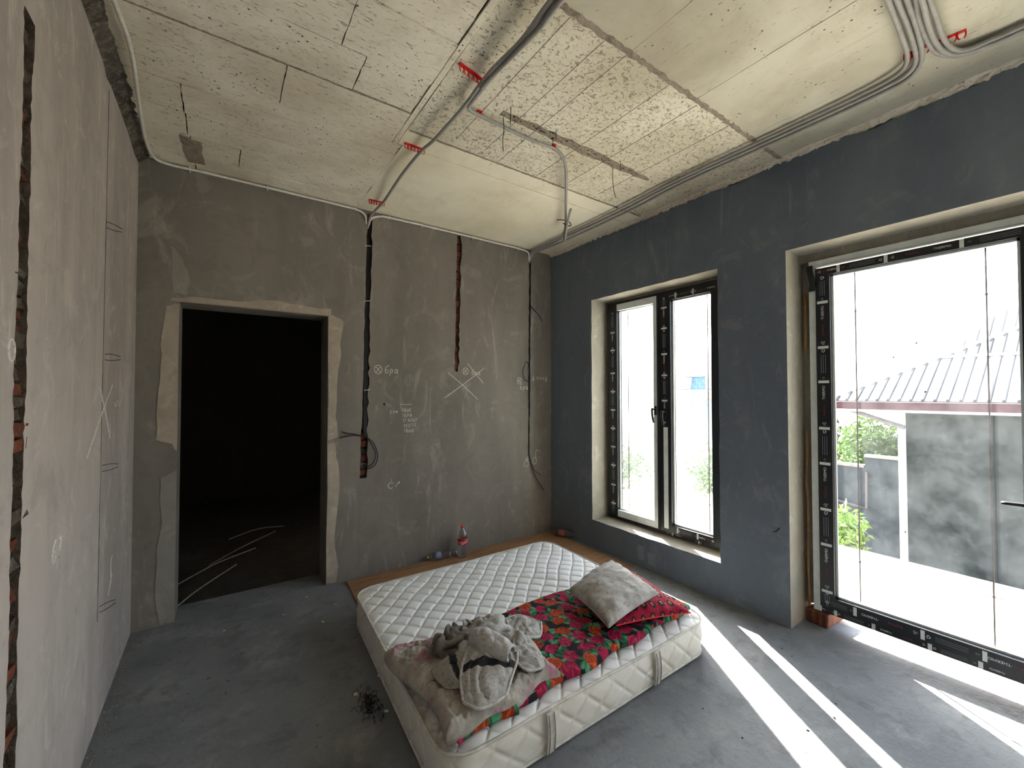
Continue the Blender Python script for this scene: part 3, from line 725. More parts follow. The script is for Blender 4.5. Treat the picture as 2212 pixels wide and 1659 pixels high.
# right leaf stile is film above the handle and pale below it
MB().box((.1805, -1.335, .33), (.1822, -1.292, 1.20)).build('bare_profile', 'frame_grey', lb)
film_strip(la, .33, 2.30, .182, -.722, 'z', False, [.42, .60, .79, .97, 1.15, 1.33, 1.51, 1.69, 1.915, 2.09], .055, 'R', .9)
film_strip(lb, 1.22, 2.33, .182, -1.305, 'z', False, [1.43, 1.65, 1.835, 2.06, 2.24], .055, 'T', .9)
film_strip(lb, -1.37, -1.74, .182, .338, 'y', True, [-1.42, -1.60], .045, 'T', .9)
film_strip(lb, -1.36, -1.78, .182, 2.33, 'y', False, [-1.42, -1.58], .045, 'T', .9)
film_strip(w1, -1.30, -1.80, .20, .29, 'y', True, [-1.36, -1.6], .03, 'R', .8)
lever(la, -1.212, 1.335, .182, 0); lever(lb, -1.312, 1.315, .182, 0)
# --- large glazed door
w2 = bpy.data.objects.new('window_2', None); COL.objects.link(w2); w2['kind'] = 'structure'
F = frame_rect(-2.395, -6.0, .092, 2.362, .045, .045, .045, .04, .20, .27, 'frame', ['frame_grey', 'frame_grey', 'film', 'frame_grey'], w2)
lc = sash_obj(w2, -2.438, -3.362, .136, 2.302, -2.515, -3.290, .203, 2.255, .184, .258, ['film', 'film', 'film', 'film'], [-2.630, -3.172], [2.005, .462])
ld = sash_obj(w2, -3.364, -4.285, .136, 2.302, -3.436, -4.210, .203, 2.255, .184, .258, ['film', 'film', 'film', 'film'], [-3.55, -4.09], [2.005, .462])
film_strip(lc, .14, 2.255, .184, -2.476, 'z', False, [.237, .531, .754, 1.045, 1.27, 1.568, 1.789, 2.08], .058, 'R')
film_strip(lc, -2.46, -3.35, .184, .170, 'y', True, [-2.617, -2.915, -3.143], .05, 'R')
film_strip(w2, -2.41, -3.36, .20, .113, 'y', True, [-2.514, -2.70, -2.94, -3.126], .034, 'T')
film_strip(lc, -2.45, -3.35, .184, 2.279, 'y', False, [-2.562, -2.791, -3.096], .044, 'T')
film_strip(ld, -3.44, -4.28, .184, .170, 'y', True, [-3.44, -3.66, -3.95], .05, 'T')
MB().box((.20, -4.375, .136), (.27, -4.287, 2.302)).build('mullion', 'film', w2)
fill_leaf_e = sash_obj(w2, -4.377, -5.16, .136, 2.302, -4.45, -5.09, .203, 2.255, .184, .258, ['film', 'film', 'film', 'film'], [-4.56, -4.98], [2.005, .462])  # this leaf and the next are unseen, added for fill light
fill_leaf_f = sash_obj(w2, -5.162, -5.96, .136, 2.302, -5.235, -5.88, .203, 2.255, .184, .258, ['film', 'film', 'film', 'film'], [-5.34, -5.77], [2.005, .462])
lever(lc, -3.335, .945, .184, 1)
# torn strip of film peeling from the upper corner
MB().grid(lambda a, b: (.180-.012*math.sin(b*3), -2.40-.035*a-.008*math.sin(b*5), 2.16+.17*b), 5, 10).build('film_scrap', 'film', w2)

# lath standing in the gap beside the large frame
r = random.Random(4); pts = [(.205+r.uniform(-.006, .006), -2.367+r.uniform(-.004, .004), .10+i*.115) for i in range(11)]
o = MB().tube(pts, lambda q: .0075+.0015*math.sin(q*31), 8).build('wooden_lath', 'wood')
tag(o, 'thin knotted wooden lath standing between wall reveal and large window frame', 'lath')
o = MB().tube([(.215, -2.366, 1.78), (.21, -2.37, 1.95), (.222, -2.366, 2.16)], lambda q: .008+.003*math.sin(q*9), 8).build('wooden_lath', 'wood')
tag(o, 'short wooden lath wedged high beside the large window frame', 'lath')
# bricks the frame stands on
def hollow_brick(loc, rz, label):
    e = empty('brick_support', loc, label, 'brick', 'bricks under the large window frame')
    b = MB().box((-.12, -.062, 0), (.12, .062, .0885), .002).mesh('brick_body'); o = link('brick_body', b, 'brick_pale', e); o.matrix_parent_inverse = Matrix.Identity(4); bv = o.modifiers.new('bevel', 'BEVEL'); bv.width = .006; bv.segments = 2
    mbb = MB()
    for k in range(3): mbb.box((-.1235, -.05+k*.04, .006), (-.1185, -.032+k*.04, .082))
    g = link('brick_ridge', mbb.mesh('brick_ridge'), 'brick', e); g.matrix_parent_inverse = Matrix.Identity(4)
    e.matrix_basis = Matrix.Translation(loc) @ Matrix.Rotation(rz, 4, 'Z'); return e
hollow_brick((.31, -2.425, 0), -.08, 'orange hollow brick propping the large window frame beside the pillar')
hollow_brick((.31, -3.325, 0), .05, 'orange hollow brick under the large window frame at the right edge of the photo')

# ------------------------------------------------------------------ conduits, clips, cables
def cond(pts, r, label, group, mat='conduit', name='conduit', cat='conduit', n=10):
    return tag(MB().tube(pts, r, n).build(name, mat, None, None, True), label, cat, group)
R1 = .0095; GM = 'conduits along the middle of the ceiling'
cond([(-2.02, -6.4, 2.985), (-2.01, -3.4, 2.975), (-2.0, -2.75, 2.962), (-1.995, -2.362, 2.962), (-1.98, -2.161, 2.962), (-1.987, -1.966, 2.972), (-1.976, -1.825, 2.988), (-1.972, -1.681, 2.98), (-1.978, -1.565, 2.97), (-1.982, -1.311, 2.972), (-1.989, -1.109, 2.988), (-2.001, -.838, 2.968), (-1.98, -.546, 2.975), (-1.959, -.303, 2.988), (-1.972, -.15, 2.978), (-1.985, -.05, 2.95), (-1.99, .015, 2.88)], R1,
     'grey conduit crossing the ceiling through three red clips to the back wall chase', GM)
cond([(-1.99, -6.4, 2.985), (-1.985, -3.4, 2.97), (-1.985, -2.75, 2.955), (-1.977, -2.375, 2.962), (-1.959, -2.203, 2.962), (-1.964, -1.988, 2.972), (-1.955, -1.821, 2.985), (-1.955, -1.707, 2.98), (-1.945, -1.647, 2.99), (-1.919, -1.615, 2.995), (-1.858, -1.603, 2.998), (-1.69, -1.599, 2.995), (-1.487, -1.591, 2.995), (-1.317, -1.595, 3.0), (-1.213, -1.564, 2.98), (-1.072, -1.431, 2.975), (-.75, -1.072, 2.965), (-.527, -.82, 2.95), (-.443, -.69, 2.915), (-.425, -.70, 2.895), (-.50, -.80, 2.915), (-.612, -.942, 2.93), (-.745, -1.124, 2.94)], R1,
     'grey conduit branching right from the bundle and ending in a tied loop', GM)
cond([(-1.97, -6.4, 2.98), (-1.97, -3.4, 2.955), (-1.975, -2.75, 2.94), (-1.976, -2.397, 2.940), (-1.968, -2.259, 2.940), (-1.972, -2.09, 2.948), (-1.97, -1.9, 2.966), (-1.972, -1.815, 2.969)], R1*.9,
     'grey conduit lowest in the sagging bundle, ending at the first red clip', GM)
o = MB().tube([(-.60, -.87, 2.948), (-.565, -.90, 2.925), (-.56, -.93, 2.92), (-.585, -.93, 2.945), (-.61, -.90, 2.962), (-.66, -.86, 2.968)], .004, 6).build('cable_tie', 'black')
tag(o, 'black tie holding the looped conduit end under the ceiling', 'cable tie')
GR = 'conduits along the window wall'
ra = [[(-1.6, -3.12, 2.99), (-1.059, -3.086, 2.993), (-.926, -3.071, 2.993), (-.696, -3.057, 2.993), (-.49, -3.036, 2.993), (-.403, -2.985, 2.993), (-.37, -2.88, 2.996), (-.361, -2.636, 2.998), (-.361, -2.324, 3.0), (-.362, -1.765, 3.0), (-.331, -1.242, 3.0), (-.314, -.546, 2.998), (-.31, -.11, 2.99), (-.305, -.02, 2.96), (-.298, .015, 2.90)],
      [(-1.6, -3.14, 2.99), (-1.042, -3.106, 2.993), (-.905, -3.092, 2.993), (-.669, -3.08, 2.993), (-.458, -3.058, 2.993), (-.372, -3.012, 2.993), (-.334, -2.9, 2.996), (-.326, -2.646, 2.998), (-.323, -2.334, 3.0), (-.328, -1.772, 3.0), (-.285, -1.246, 3.0), (-.275, -.536, 2.998), (-.28, -.10, 2.99), (-.287, -.018, 2.955), (-.29, .018, 2.90)],
      [(-1.6, -3.16, 2.99), (-1.011, -3.128, 2.99), (-.875, -3.115, 2.988), (-.681, -3.103, 2.988), (-.495, -3.084, 2.99), (-.398, -3.06, 2.99), (-.325, -3.004, 2.99), (-.295, -2.893, 2.995), (-.283, -2.652, 2.998), (-.282, -2.315, 3.0), (-.285, -1.766, 3.0), (-.235, -1.233, 3.0), (-.22, -.52, 2.998), (-.25, -.08, 2.99), (-.275, -.016, 2.95), (-.284, .02, 2.89)]]
for i, p in enumerate(ra):
    cond(p, R1, ['grey conduit nearest the room centre in the run along the window wall', 'grey conduit in the middle of the run along the window wall', 'grey conduit closest to the window wall in the run along it'][i], GR)
rb = [[(-1.6, -3.19, 2.985), (-.987, -3.149, 2.985), (-.85, -3.136, 2.985), (-.736, -3.121, 2.985), (-.563, -3.112, 2.99), (-.439, -3.115, 2.993), (-.353, -3.145, 2.993), (-.304, -3.194, 2.993), (-.280, -3.273, 2.996), (-.270, -3.35, 2.998), (-.265, -3.8, 3.0), (-.265, -6.4, 3.0)],
      [(-1.6, -3.23, 2.985), (-.957, -3.175, 2.985), (-.817, -3.165, 2.985), (-.683, -3.160, 2.985), (-.522, -3.153, 2.99), (-.40, -3.162, 2.993), (-.338, -3.195, 2.993), (-.322, -3.263, 2.996), (-.312, -3.353, 2.998), (-.308, -3.8, 3.0), (-.308, -6.4, 3.0)],
      [(-1.6, -3.21, 2.972), (-.957, -3.160, 2.968), (-.822, -3.150, 2.965), (-.715, -3.140, 2.97), (-.546, -3.131, 2.98), (-.42, -3.139, 2.985), (-.345, -3.17, 2.985), (-.306, -3.241, 2.99), (-.291, -3.351, 2.992), (-.286, -3.8, 3.0), (-.286, -6.4, 3.0)]]
for i, p in enumerate(rb):
    cond(p, R1, ['grey conduit on the outside of the bend turning right along the wall top', 'grey conduit on the inside of the bend turning right along the wall top', 'grey conduit lying over the others in the bend turning right'][i], 'conduits turning towards the right edge')
cond([(-3.35, -6.4, 2.99), (-3.34, -2.4, 2.99), (-3.335, -1.522, 2.99), (-3.336, -1.392, 2.99), (-3.324, -1.199, 2.992), (-3.326, -1.033, 2.992), (-3.341, -.792, 2.992), (-3.36, -.47, 2.992), (-3.363, -.248, 2.99), (-3.345, -.085, 2.99), (-3.27, -.035, 2.992), (-3.1, -.028, 2.998), (-2.65, -.026, 3.0), (-2.2, -.026, 3.0), (-2.08, -.026, 2.995), (-2.02, -.022, 2.965), (-2.0, .01, 2.90)], R1*.9,
     'pale conduit running along the left ceiling corner then above the doorway', 'conduits above the back wall', 'conduit_white')
cond([(-1.985, .012, 2.90), (-1.965, -.018, 2.955), (-1.90, -.028, 2.985), (-1.8, -.028, 2.995), (-1.3, -.027, 3.0), (-.8, -.027, 3.0), (-.40, -.027, 2.996), (-.32, -.02, 2.965), (-.30, .012, 2.90)], R1*.9,
     'pale conduit above the chalk marked part of the back wall', 'conduits above the back wall', 'conduit_white')
for x, lb_ in ((-3.17, 'over the left edge of the doorway'), (-2.72, 'over the middle of the doorway'), (-2.1, 'just left of the chase by the door'), (-1.82, 'just right of the chase by the door'), (-1.52, 'halfway between the two left chases'), (-1.0, 'just right of the brick red chase'), (-.45, 'nearest the window wall corner')):
    o = MB().box((x-.003, -.038, 2.985), (x+.003, -.001, 3.012)).add([(x-.004, -.012, 3.012), (x+.004, -.012, 3.012), (x+.004, -.012, 3.024), (x-.004, -.012, 3.024)], [(0, 1, 2, 3)]).build('nail_clip', 'conduit_white')
    tag(o, 'white nail clip on the pale conduit '+lb_, 'clip', 'nail clips along the back wall')

def clip_rack(x0, y0, x1, y1, n, label):
    """comb of hook shaped holders screwed to the ceiling"""
    e = empty('conduit_clip', (x0, y0, H), label, 'clip', 'red conduit clips on the ceiling')
    a = Vector((x0, y0, 0)); b = Vector((x1, y1, 0)); d = (b-a).normalized(); nn = Vector((-d.y, d.x, 0))
    def q(s, w, z): p = a + (b-a)*s + nn*w; return (p.x, p.y, z)
    mb = MB(); pts = [q(s, w, z) for z in (H-.006, H+.001) for w in (-.008, .008) for s in (0, 1)]
    mb.add(pts, [(0, 1, 3, 2), (4, 6, 7, 5), (0, 4, 5, 1), (2, 3, 7, 6), (0, 2, 6, 4), (1, 5, 7, 3)]); mb.build('clip_base', 'red', e)
    for k in range(n):
        s = (k+.5)/n; ww = .42/n
        mb = MB(); L = (b-a).length
        mb.tube([q(s-ww, 0, H-.004), q(s-ww*1.05, 0, H-.02), q(s-ww*.75, 0, H-.032), q(s-ww*.3, 0, H-.034)], .0028, 6)
        mb.tube([q(s+ww, 0, H-.004), q(s+ww*1.05, 0, H-.02), q(s+ww*.75, 0, H-.032), q(s+ww*.4, 0, H-.034)], .0028, 6)
        mb.build('clip_hook', 'red', e)
    return e
clip_rack(-2.10, -1.835, -1.935, -1.80, 6, 'red conduit clip rack nearest the camera in the ceiling middle')
clip_rack(-2.085, -1.095, -1.955, -1.095, 6, 'red conduit clip rack halfway along the middle conduit')
clip_rack(-2.045, -.215, -1.925, -.225, 6, 'red conduit clip rack closest to the back wall')
clip_rack(-1.866, -1.60, -1.84, -1.60, 1, 'single red clip just after the conduit branches off')
clip_rack(-1.335, -1.597, -1.31, -1.597, 1, 'single red clip where the branch conduit bends away')
clip_rack(-.475, -3.02, -.44, -3.21, 7, 'red clip rack half hidden by conduits at the top right bend')
# binding wires hanging from the ceiling along the gouge
for i, (pts, lb_) in enumerate((([(-1.735, -1.725, 3.03), (-1.733, -1.722, 2.99), (-1.735, -1.72, 2.93)], 'short straight binding wire at the start of the ceiling gouge'),
    ([(-1.72, -1.63, 3.03), (-1.715, -1.63, 2.96), (-1.722, -1.628, 2.90), (-1.715, -1.622, 2.84)], 'long bent binding wire hanging over the branch conduit'),
    ([(-1.40, -1.705, 3.03), (-1.40, -1.705, 2.97)], 'short binding wire in the middle of the ceiling gouge'),
    ([(-1.37, -1.64, 3.03), (-1.365, -1.64, 2.98)], 'tiny binding wire beside the bend of the branch conduit'),
    ([(-.84, -1.705, 3.03), (-.84, -1.703, 2.965)], 'short binding wire near the far end of the ceiling gouge'),
    ([(-.82, -1.62, 3.03), (-.82, -1.62, 2.95), (-.815, -1.622, 2.88), (-.79, -1.618, 2.83)], 'long binding wire hanging near the far end of the gouge'))):
    tag(MB().tube(pts, .0022, 6).build('binding_wire', 'wire'), lb_, 'wire', 'binding wires on the ceiling')
# cables in the chases
GC = 'cables in the wall chases'
for i in range(4):
    dx = -.012+.008*i
    p = [(-1.985+dx*.3, .03, 2.93), (-1.98+dx, .022, 2.7), (-1.988+dx, .02, 2.2), (-1.995+dx, .015, 1.7), (-2.0+dx, .01, 1.35), (-2.005+dx*.8, -.005, 1.17)]
    if i == 0: p += [(-2.03, -.022, 1.148), (-2.1, -.022, 1.158), (-2.16, -.022, 1.152), (-2.205, -.02, 1.142)]
    if i == 1: p += [(-2.03, -.03, 1.15), (-2.1, -.03, 1.168), (-2.15, -.028, 1.175), (-2.19, -.02, 1.19)]
    if i == 2: p += [(-1.985, -.02, 1.13), (-1.94, -.03, 1.08), (-1.908, -.03, .985), (-1.925, -.03, .91), (-1.97, -.025, .88), (-2.005, -.005, .875)]
    if i == 3: p += [(-1.99, -.02, 1.13), (-1.945, -.035, 1.05), (-1.925, -.035, .985), (-1.945, -.03, .92), (-1.985, -.02, .895), (-2.01, 0, .90)]
    cond(p, .0046, ['black cable from the chase by the door, its end pointing left at the doorway', 'black cable from the chase by the door, upturned end towards the doorway', 'black cable from the chase by the door coiled in the outer loop', 'black cable from the chase by the door coiled in the inner loop'][i], GC, 'black', 'cable', 'cable', 7)
cond([(-.292, .02, 2.93), (-.292, .01, 2.6), (-.295, .006, 2.45), (-.288, -.01, 2.42), (-.25, -.025, 2.38), (-.19, -.03, 2.33), (-.145, -.028, 2.27)], .0045, 'black cable leaving the corner chase high up and pointing right', GC, 'black', 'cable', 'cable', 7)
cond([(-.29, .02, 2.93), (-.295, .008, 2.4), (-.298, .004, 1.95), (-.31, -.01, 1.80), (-.36, -.03, 1.825), (-.405, -.03, 1.74), (-.39, -.03, 1.65), (-.345, -.03, 1.62), (-.315, -.02, 1.68), (-.32, -.02, 1.78)], .0045, 'black cable coiled in a small loop beside the corner chase', GC, 'black', 'cable', 'cable', 7)
cond([(-.288, .022, 2.93), (-.29, .012, 2.2), (-.302, .008, 1.4), (-.312, .004, .95), (-.305, -.012, .80), (-.25, -.03, .62), (-.13, -.03, .455)], .0036, 'long thin cable drooping from the foot of the corner chase', GC, 'black', 'cable', 'cable', 7)
cond([(-.296, .024, 2.9), (-.297, .014, 2.2), (-.308, .01, 1.4), (-.318, .006, .97), (-.31, -.01, .85), (-.27, -.028, .70), (-.16, -.028, .615)], .0034, 'short thin cable drooping from the foot of the corner chase', GC, 'black', 'cable', 'cable', 7)
for z in (2.72, 2.26, 1.52): MB().tube([(-2.015, -.002, z), (-1.99, -.006, z+.004), (-1.965, -.002, z+.008)], .003, 6).build('plaster_dab', 'chalk', wall_back)

# ------------------------------------------------------------------ plywood and mattress
o = plate([(-2.215, -1.18), (-.075, -1.165), (-.06, -.045), (-2.15, -.04)], [], .0125, .0005, mpC, back=True).build('plywood_sheet', 'ply')
tag(o, 'brown plywood sheet under the mattress against the back wall', 'plywood')

mat_root = empty('mattress', (-1.45, -1.41, .0125), 'dirty off-white quilted mattress lying on the floor', 'mattress')
QC = np.array([[-2.245, -.648], [-.598, -.645], [-.652, -2.168], [-2.325, -2.172]])   # BL BR FR FL
MT, MZ0 = .203, .014
def bil(u, v):   # u,v in -1..1 (u to the right, v to the back wall)
    a = (u+1)/2; b = (v+1)/2
    p = (1-a)*b*QC[0] + a*b*QC[1] + a*(1-b)*QC[2] + (1-a)*(1-b)*QC[3]
    return p
hx, hy, rc = .83, .762, .12
def rrect(u, v):   # map square to rounded rectangle
    mm = max(abs(u), abs(v))
    if mm < 1e-6: return u, v
    bx, by = u/mm*hx, v/mm*hy
    cx, cy = hx-rc, hy-rc
    if abs(bx) > cx and abs(by) > cy:
        dx, dy = abs(bx)-cx, abs(by)-cy; L_ = math.hypot(dx, dy); k = rc/L_ if L_ > 0 else 1
        bx = math.copysign(cx+dx*k, bx); by = math.copysign(cy+dy*k, by)
    w = mm**6
    return (u*(1-w) + mm*bx/hx*w, v*(1-w) + mm*by/hy*w)
def quilt(px, py):
    p = px/.125; q = py/.125; a = p+q + .06*math.sin(q*2.1+p*.7); b = p-q + .06*math.sin(p*2.3)
    da = abs(a-round(a)); db = abs(b-round(b)); d = min(da, db)*.0884
    return -.0075*math.exp(-(d/.0065)**2) + .005*(abs(math.sin(math.pi*a)*math.sin(math.pi*b)))**.5
NU, NV = 420, 390; V_ = []
for j in range(NV):
    for i in range(NU):
        u0 = -1+2*i/(NU-1); v0 = -1+2*j/(NV-1); u, v = rrect(u0, v0); p = bil(u, v); mm = max(abs(u0), abs(v0))
        z = MT + quilt(p[0], p[1])*(1-mm**40) - .012*mm**30 + .006*noise.noise((p[0]*2.2, p[1]*2.2, 0)) + .003*noise.noise((p[0]*12, p[1]*12, 4))
        if p[0] < -2.05 and p[1] < -1.6: z -= .01*min(1, (-2.05-p[0])*4)
        V_.append((p[0], p[1], z))
mb = MB(); mb.v = V_; mb.f = [(j*NU+i, j*NU+i+1, (j+1)*NU+i+1, (j+1)*NU+i) for j in range(NV-1) for i in range(NU-1)]
mb.build('mattress_top', 'ticking', mat_root, None, True)
# outline loop
loop = []
N_ = 1100
for k in range(N_):
    s = 4*k/N_; e = int(s); f = s-e
    u0, v0 = ((-1+2*f, -1), (1, -1+2*f), (1-2*f, 1), (-1, 1-2*f))[e]
    u, v = rrect(u0, v0); loop.append(Vector(tuple(bil(u, v))+(0,)))
per = [0]
for k in range(1, N_): per.append(per[-1] + (loop[k]-loop[k-1]).length)
cen = Vector((-1.455, -1.41, 0))
nrmL = []
for k in range(N_):
    d = (loop[(k+2) % N_] - loop[(k-2) % N_]).normalized(); nrmL.append(Vector((d.y, -d.x, 0)))
mb = MB(); NT_ = 28
for j in range(NT_):
    tq = j/(NT_-1)
    for k in range(N_):
        s = per[k]/.165; a = s+tq*1.25; b = s-tq*1.25
        da = abs(a-round(a)); db = abs(b-round(b)); d = min(da, db)*.12
        off = .010*math.sin(math.pi*tq) - .007*math.exp(-(d/.008)**2)*math.sin(math.pi*tq)**.4 + .004*noise.noise((per[k]*6, tq*3, 2))
        p = loop[k] + nrmL[k]*off; mb.v.append((p.x, p.y, MZ0 + (MT-.013-MZ0)*tq))
for j in range(NT_-1):
    for k in range(N_):
        k2 = (k+1) % N_; mb.f.append((j*N_+k, j*N_+k2, (j+1)*N_+k2, (j+1)*N_+k))
mb.build('mattress_border', 'border', mat_root, None, True)
mb = MB(); mb.add([(p.x, p.y, MZ0) for p in loop[::10]], [tuple(range(len(loop[::10])))]); mb.build('mattress_base', 'border', mat_root)
for zz in (MT-.012, MZ0+.006):
    pts = [loop[k % N_] + nrmL[k % N_]*.003 + Vector((0, 0, zz+.003*noise.noise((per[k % N_]*3, zz*30, 1)))) for k in range(0, N_+4, 4)]
    MB().tube(pts, .0065, 8, False, False).build('piping', 'piping', mat_root, None, True)
# carry handles sewn on the long near side
for hx_, nm in ((-1.86, 'carry_handle'), (-1.155, 'carry_handle')):
    y_ = -2.172 - .014
    h_ = MB().grid(lambda a, b: (hx_+(a-.5)*.042, y_-.004-.008*math.sin(math.pi*b), .022+b*.165), 7, 14).build('carry_handle', 'piping', mat_root)
    sm_ = h_.modifiers.new('solid', 'SOLIDIFY'); sm_.thickness = .004
    mb = MB()
    for k in (-1, 1): mb.tube([(hx_+k*.014, y_-.009-.008*math.sin(math.pi*q/6), .024+q/6*.16) for q in range(7)], .0022, 5)
    mb.build('handle_stitching', 'coping', h_)

# ------------------------------------------------------------------ rose quilt
def set_cols(me, cols):
    ca = me.color_attributes.new('Col', 'FLOAT_COLOR', 'POINT'); ca.data.foreach_set('color', np.asarray(cols, dtype=np.float32).ravel())
def L3(h): return np.array(lin(h)[:3])
def rose_print(X, Y, seed=5):
    r = np.random.RandomState(seed); n = X.size; C = np.tile(L3('14161a'), (n, 1))
    cs = []
    sp = .098
    for i in range(-1, 20):
        for j in range(-1, 9):
            cs.append((i*sp + (j % 2)*sp*.5 + r.uniform(-.016, .016), j*sp*.84 + r.uniform(-.014, .014)))
    g1, g2, g3 = L3('26704a'), L3('5aa67c'), L3('173f2c')
    for (cx, cy) in cs:     # leaves first
        for k in range(4):
            an = r.uniform(0, 2*math.pi); dd = r.uniform(.044, .058); lx, ly = cx+dd*math.cos(an), cy+dd*math.sin(an)*.9
            a2 = an + r.uniform(-.6, .6); ca, sa = math.cos(a2), math.sin(a2)
            dx, dy = X-lx, Y-ly; p, q = dx*ca+dy*sa, -dx*sa+dy*ca
            e = (p/.025)**2 + (q/.0125)**2; m_ = e < 1
            tq = np.clip(q[m_]/.0125*.5+.5, 0, 1)[:, None]
            C[m_] = g3*(1-tq) + (g2 if k % 2 else g1)*tq
    for (cx, cy) in cs:
        kind = r.rand() < .66
        base = L3('9c123e') if kind else L3('a63c18'); dk = L3('5a0a24') if kind else L3('6e1d0c'); hi = L3('c04468') if kind else L3('d4793a')
        R = r.uniform(.036, .047); sq = r.uniform(.72, .95); an = r.uniform(0, 6.28); ca, sa = math.cos(an), math.sin(an)
        dx, dy = X-cx, Y-cy; p, q = (dx*ca+dy*sa)/R, (-dx*sa+dy*ca)/(R*sq); rr_ = np.hypot(p, q); th = np.arctan2(q, p)
        edge = 1 + .10*np.sin(5*th+an); m_ = rr_ < edge; th = th + .9*np.sin(p*3.1+an)*np.cos(q*2.7+an*2)
        s_ = np.sin(2*th + 9.5*rr_[m_] + an) if False else np.sin(3*th[m_] + 7.5*rr_[m_] + an)*(.35+.65*np.minimum(1, rr_[m_]*1.6)) + .45*np.sin(17*p[m_]+an)*np.sin(13*q[m_])
        t1 = np.clip(s_*.5+.5, 0, 1)[:, None]**1.5
        c_ = base*(1-t1*.75) + dk*t1*.75
        h_ = (np.clip(-s_-.75, 0, .25)*4)[:, None]; c_ = c_*(1-h_*.6) + hi*h_*.6
        C[m_] = c_
    return np.hstack([C, np.ones((n, 1))])
quilt_root = empty('rose_quilt', (-1.5, -1.82, .2), 'thick quilt printed with crimson and orange roses spread over the mattress', 'quilt')
def slab(name, x0, x1, y0f, y1f, zb, zt, nx, ny, edge, mat, parent, col=None, wr=.006, sc=9, seed=0, xl=None):
    """soft rounded slab; y0f/y1f give the near and far edge for x"""
    v = []; uv = []
    for side in (0, 1):
        for j in range(ny):
            for i in range(nx):
                a = i/(nx-1); b = j/(ny-1)
                lx0 = x0 if xl is None else xl(b)
                x = lx0+(x1-lx0)*a; y = y0f(x)+(y1f(x)-y0f(x))*b
                ea = min(a*(x1-lx0), (1-a)*(x1-lx0), b*(y1f(x)-y0f(x)), (1-b)*(y1f(x)-y0f(x)))
                k = min(1, ea/edge); k = math.sqrt(max(0, 1-(1-k)**2))
                nz_ = noise.noise((x*sc, y*sc, seed))*wr + noise.noise((x*sc*2.7, y*sc*2.7, seed+3))*wr*.5
                zm = zb + (zt-zb)*.42
                z = zm + (zt-zm+nz_)*k if side == 0 else zm-(zm-zb)*k
                v.append((x, y, z)); uv.append((x, y))
    f = []
    for side in (0, 1):
        o_ = side*nx*ny
        for j in range(ny-1):
            for i in range(nx-1):
                q_ = (o_+j*nx+i, o_+j*nx+i+1, o_+(j+1)*nx+i+1, o_+(j+1)*nx+i); f.append(q_ if side == 0 else q_[::-1])
    mb = MB(); mb.v = v; mb.f = f; me = mb.mesh(name, True)
    if col is not None: set_cols(me, col(np.array(uv)))
    return link(name, me, mat, parent)
yn = lambda x: -2.115 - .02*math.sin((x+2.3)*3.1) - (.03 if x < -2.0 else 0) + .012*math.sin(x*17)
yf = lambda x: -1.515 + .012*math.sin(x*8) - (.06*max(0, (-2.0-x))/.3)
slab('quilt_body', -2.27, -.70, yn, yf, .213, .256, 430, 170, .03, 'print_cloth', quilt_root, lambda P: rose_print(P[:, 0]+2.3, P[:, 1]+2.2), .006, 10, 1)
yn2 = lambda x: -2.145 + .010*math.sin(x*23) + .035*max(0, (x+2.05)/.3)
yf2 = lambda x: -1.560 + .02*math.sin(x*13)
slab('folded_end', -2.305, -1.74, yn2, yf2, .2135, .300, 170, 170, .045, 'reverse', quilt_root, None, .016, 19, 4, xl=lambda b: -2.315+.03*math.sin(b*5))
# stitched ridges of the folded end
# ------------------------------------------------------------------ pillows
def pillow(root, cs, th, mat, col=None, n=110, seed=0, wr=.006):
    cs = [Vector(c) for c in cs]; v = []; uvs = []
    nrm = (cs[1]-cs[0]).cross(cs[3]-cs[0]).normalized()
    if nrm.z < 0: nrm = -nrm
    for side in (1, -1):
        for j in range(n):
            for i in range(n):
                u = -1+2*i/(n-1); w = -1+2*j/(n-1)
                u_ = u*(1-.055*(1-w*w)); w_ = w*(1-.055*(1-u*u))
                a, b = (u_+1)/2, (w_+1)/2
                p = cs[0]*(1-a)*(1-b) + cs[1]*a*(1-b) + cs[2]*a*b + cs[3]*(1-a)*b
                k = max(0, (1-u*u)*(1-w*w))**.42
                e = max(abs(u), abs(w)); wn_ = noise.noise((p.x*22, p.y*22, seed))*wr*(.35+e) + noise.noise((p.x*7, p.y*7, seed+5))*wr*1.5
                wn_ += .004*math.sin((u*14 if abs(w) > abs(u) else w*14)+seed)*max(0, e-.55)*2
                h_ = th*(.72 if side > 0 else .28)
                v.append(tuple(p + nrm*side*(h_*k + (wn_*min(1, k*3) if side > 0 else 0)))); uvs.append((u, w))
    f = []
    for s in (0, 1):
        o_ = s*n*n
        for j in range(n-1):
            for i in range(n-1):
                q_ = (o_+j*n+i, o_+j*n+i+1, o_+(j+1)*n+i+1, o_+(j+1)*n+i); f.append(q_ if s == 0 else q_[::-1])
    mb = MB(); mb.v = v; mb.f = f; me = mb.mesh('pillow_cover', True)
    if col is not None: set_cols(me, col(np.array(uvs)))
    o = link('pillow_cover', me, mat, root)
    ring = []
    for (u0, w0, u1, w1) in ((-1, -1, 1, -1), (1, -1, 1, 1), (1, 1, -1, 1), (-1, 1, -1, -1)):
        for q_ in range(12):
            u = u0+(u1-u0)*q_/12; w = w0+(w1-w0)*q_/12; u_ = u*(1-.055*(1-w*w)); w_ = w*(1-.055*(1-u*u)); a, b = (u_+1)/2, (w_+1)/2
            ring.append(cs[0]*(1-a)*(1-b) + cs[1]*a*(1-b) + cs[2]*a*b + cs[3]*(1-a)*b)
    ring.append(ring[0]); MB().tube(ring, .0035, 6, False, False).build('pillow_seam', mat if mat != 'print_cloth' else 'label_red', root)
    return o
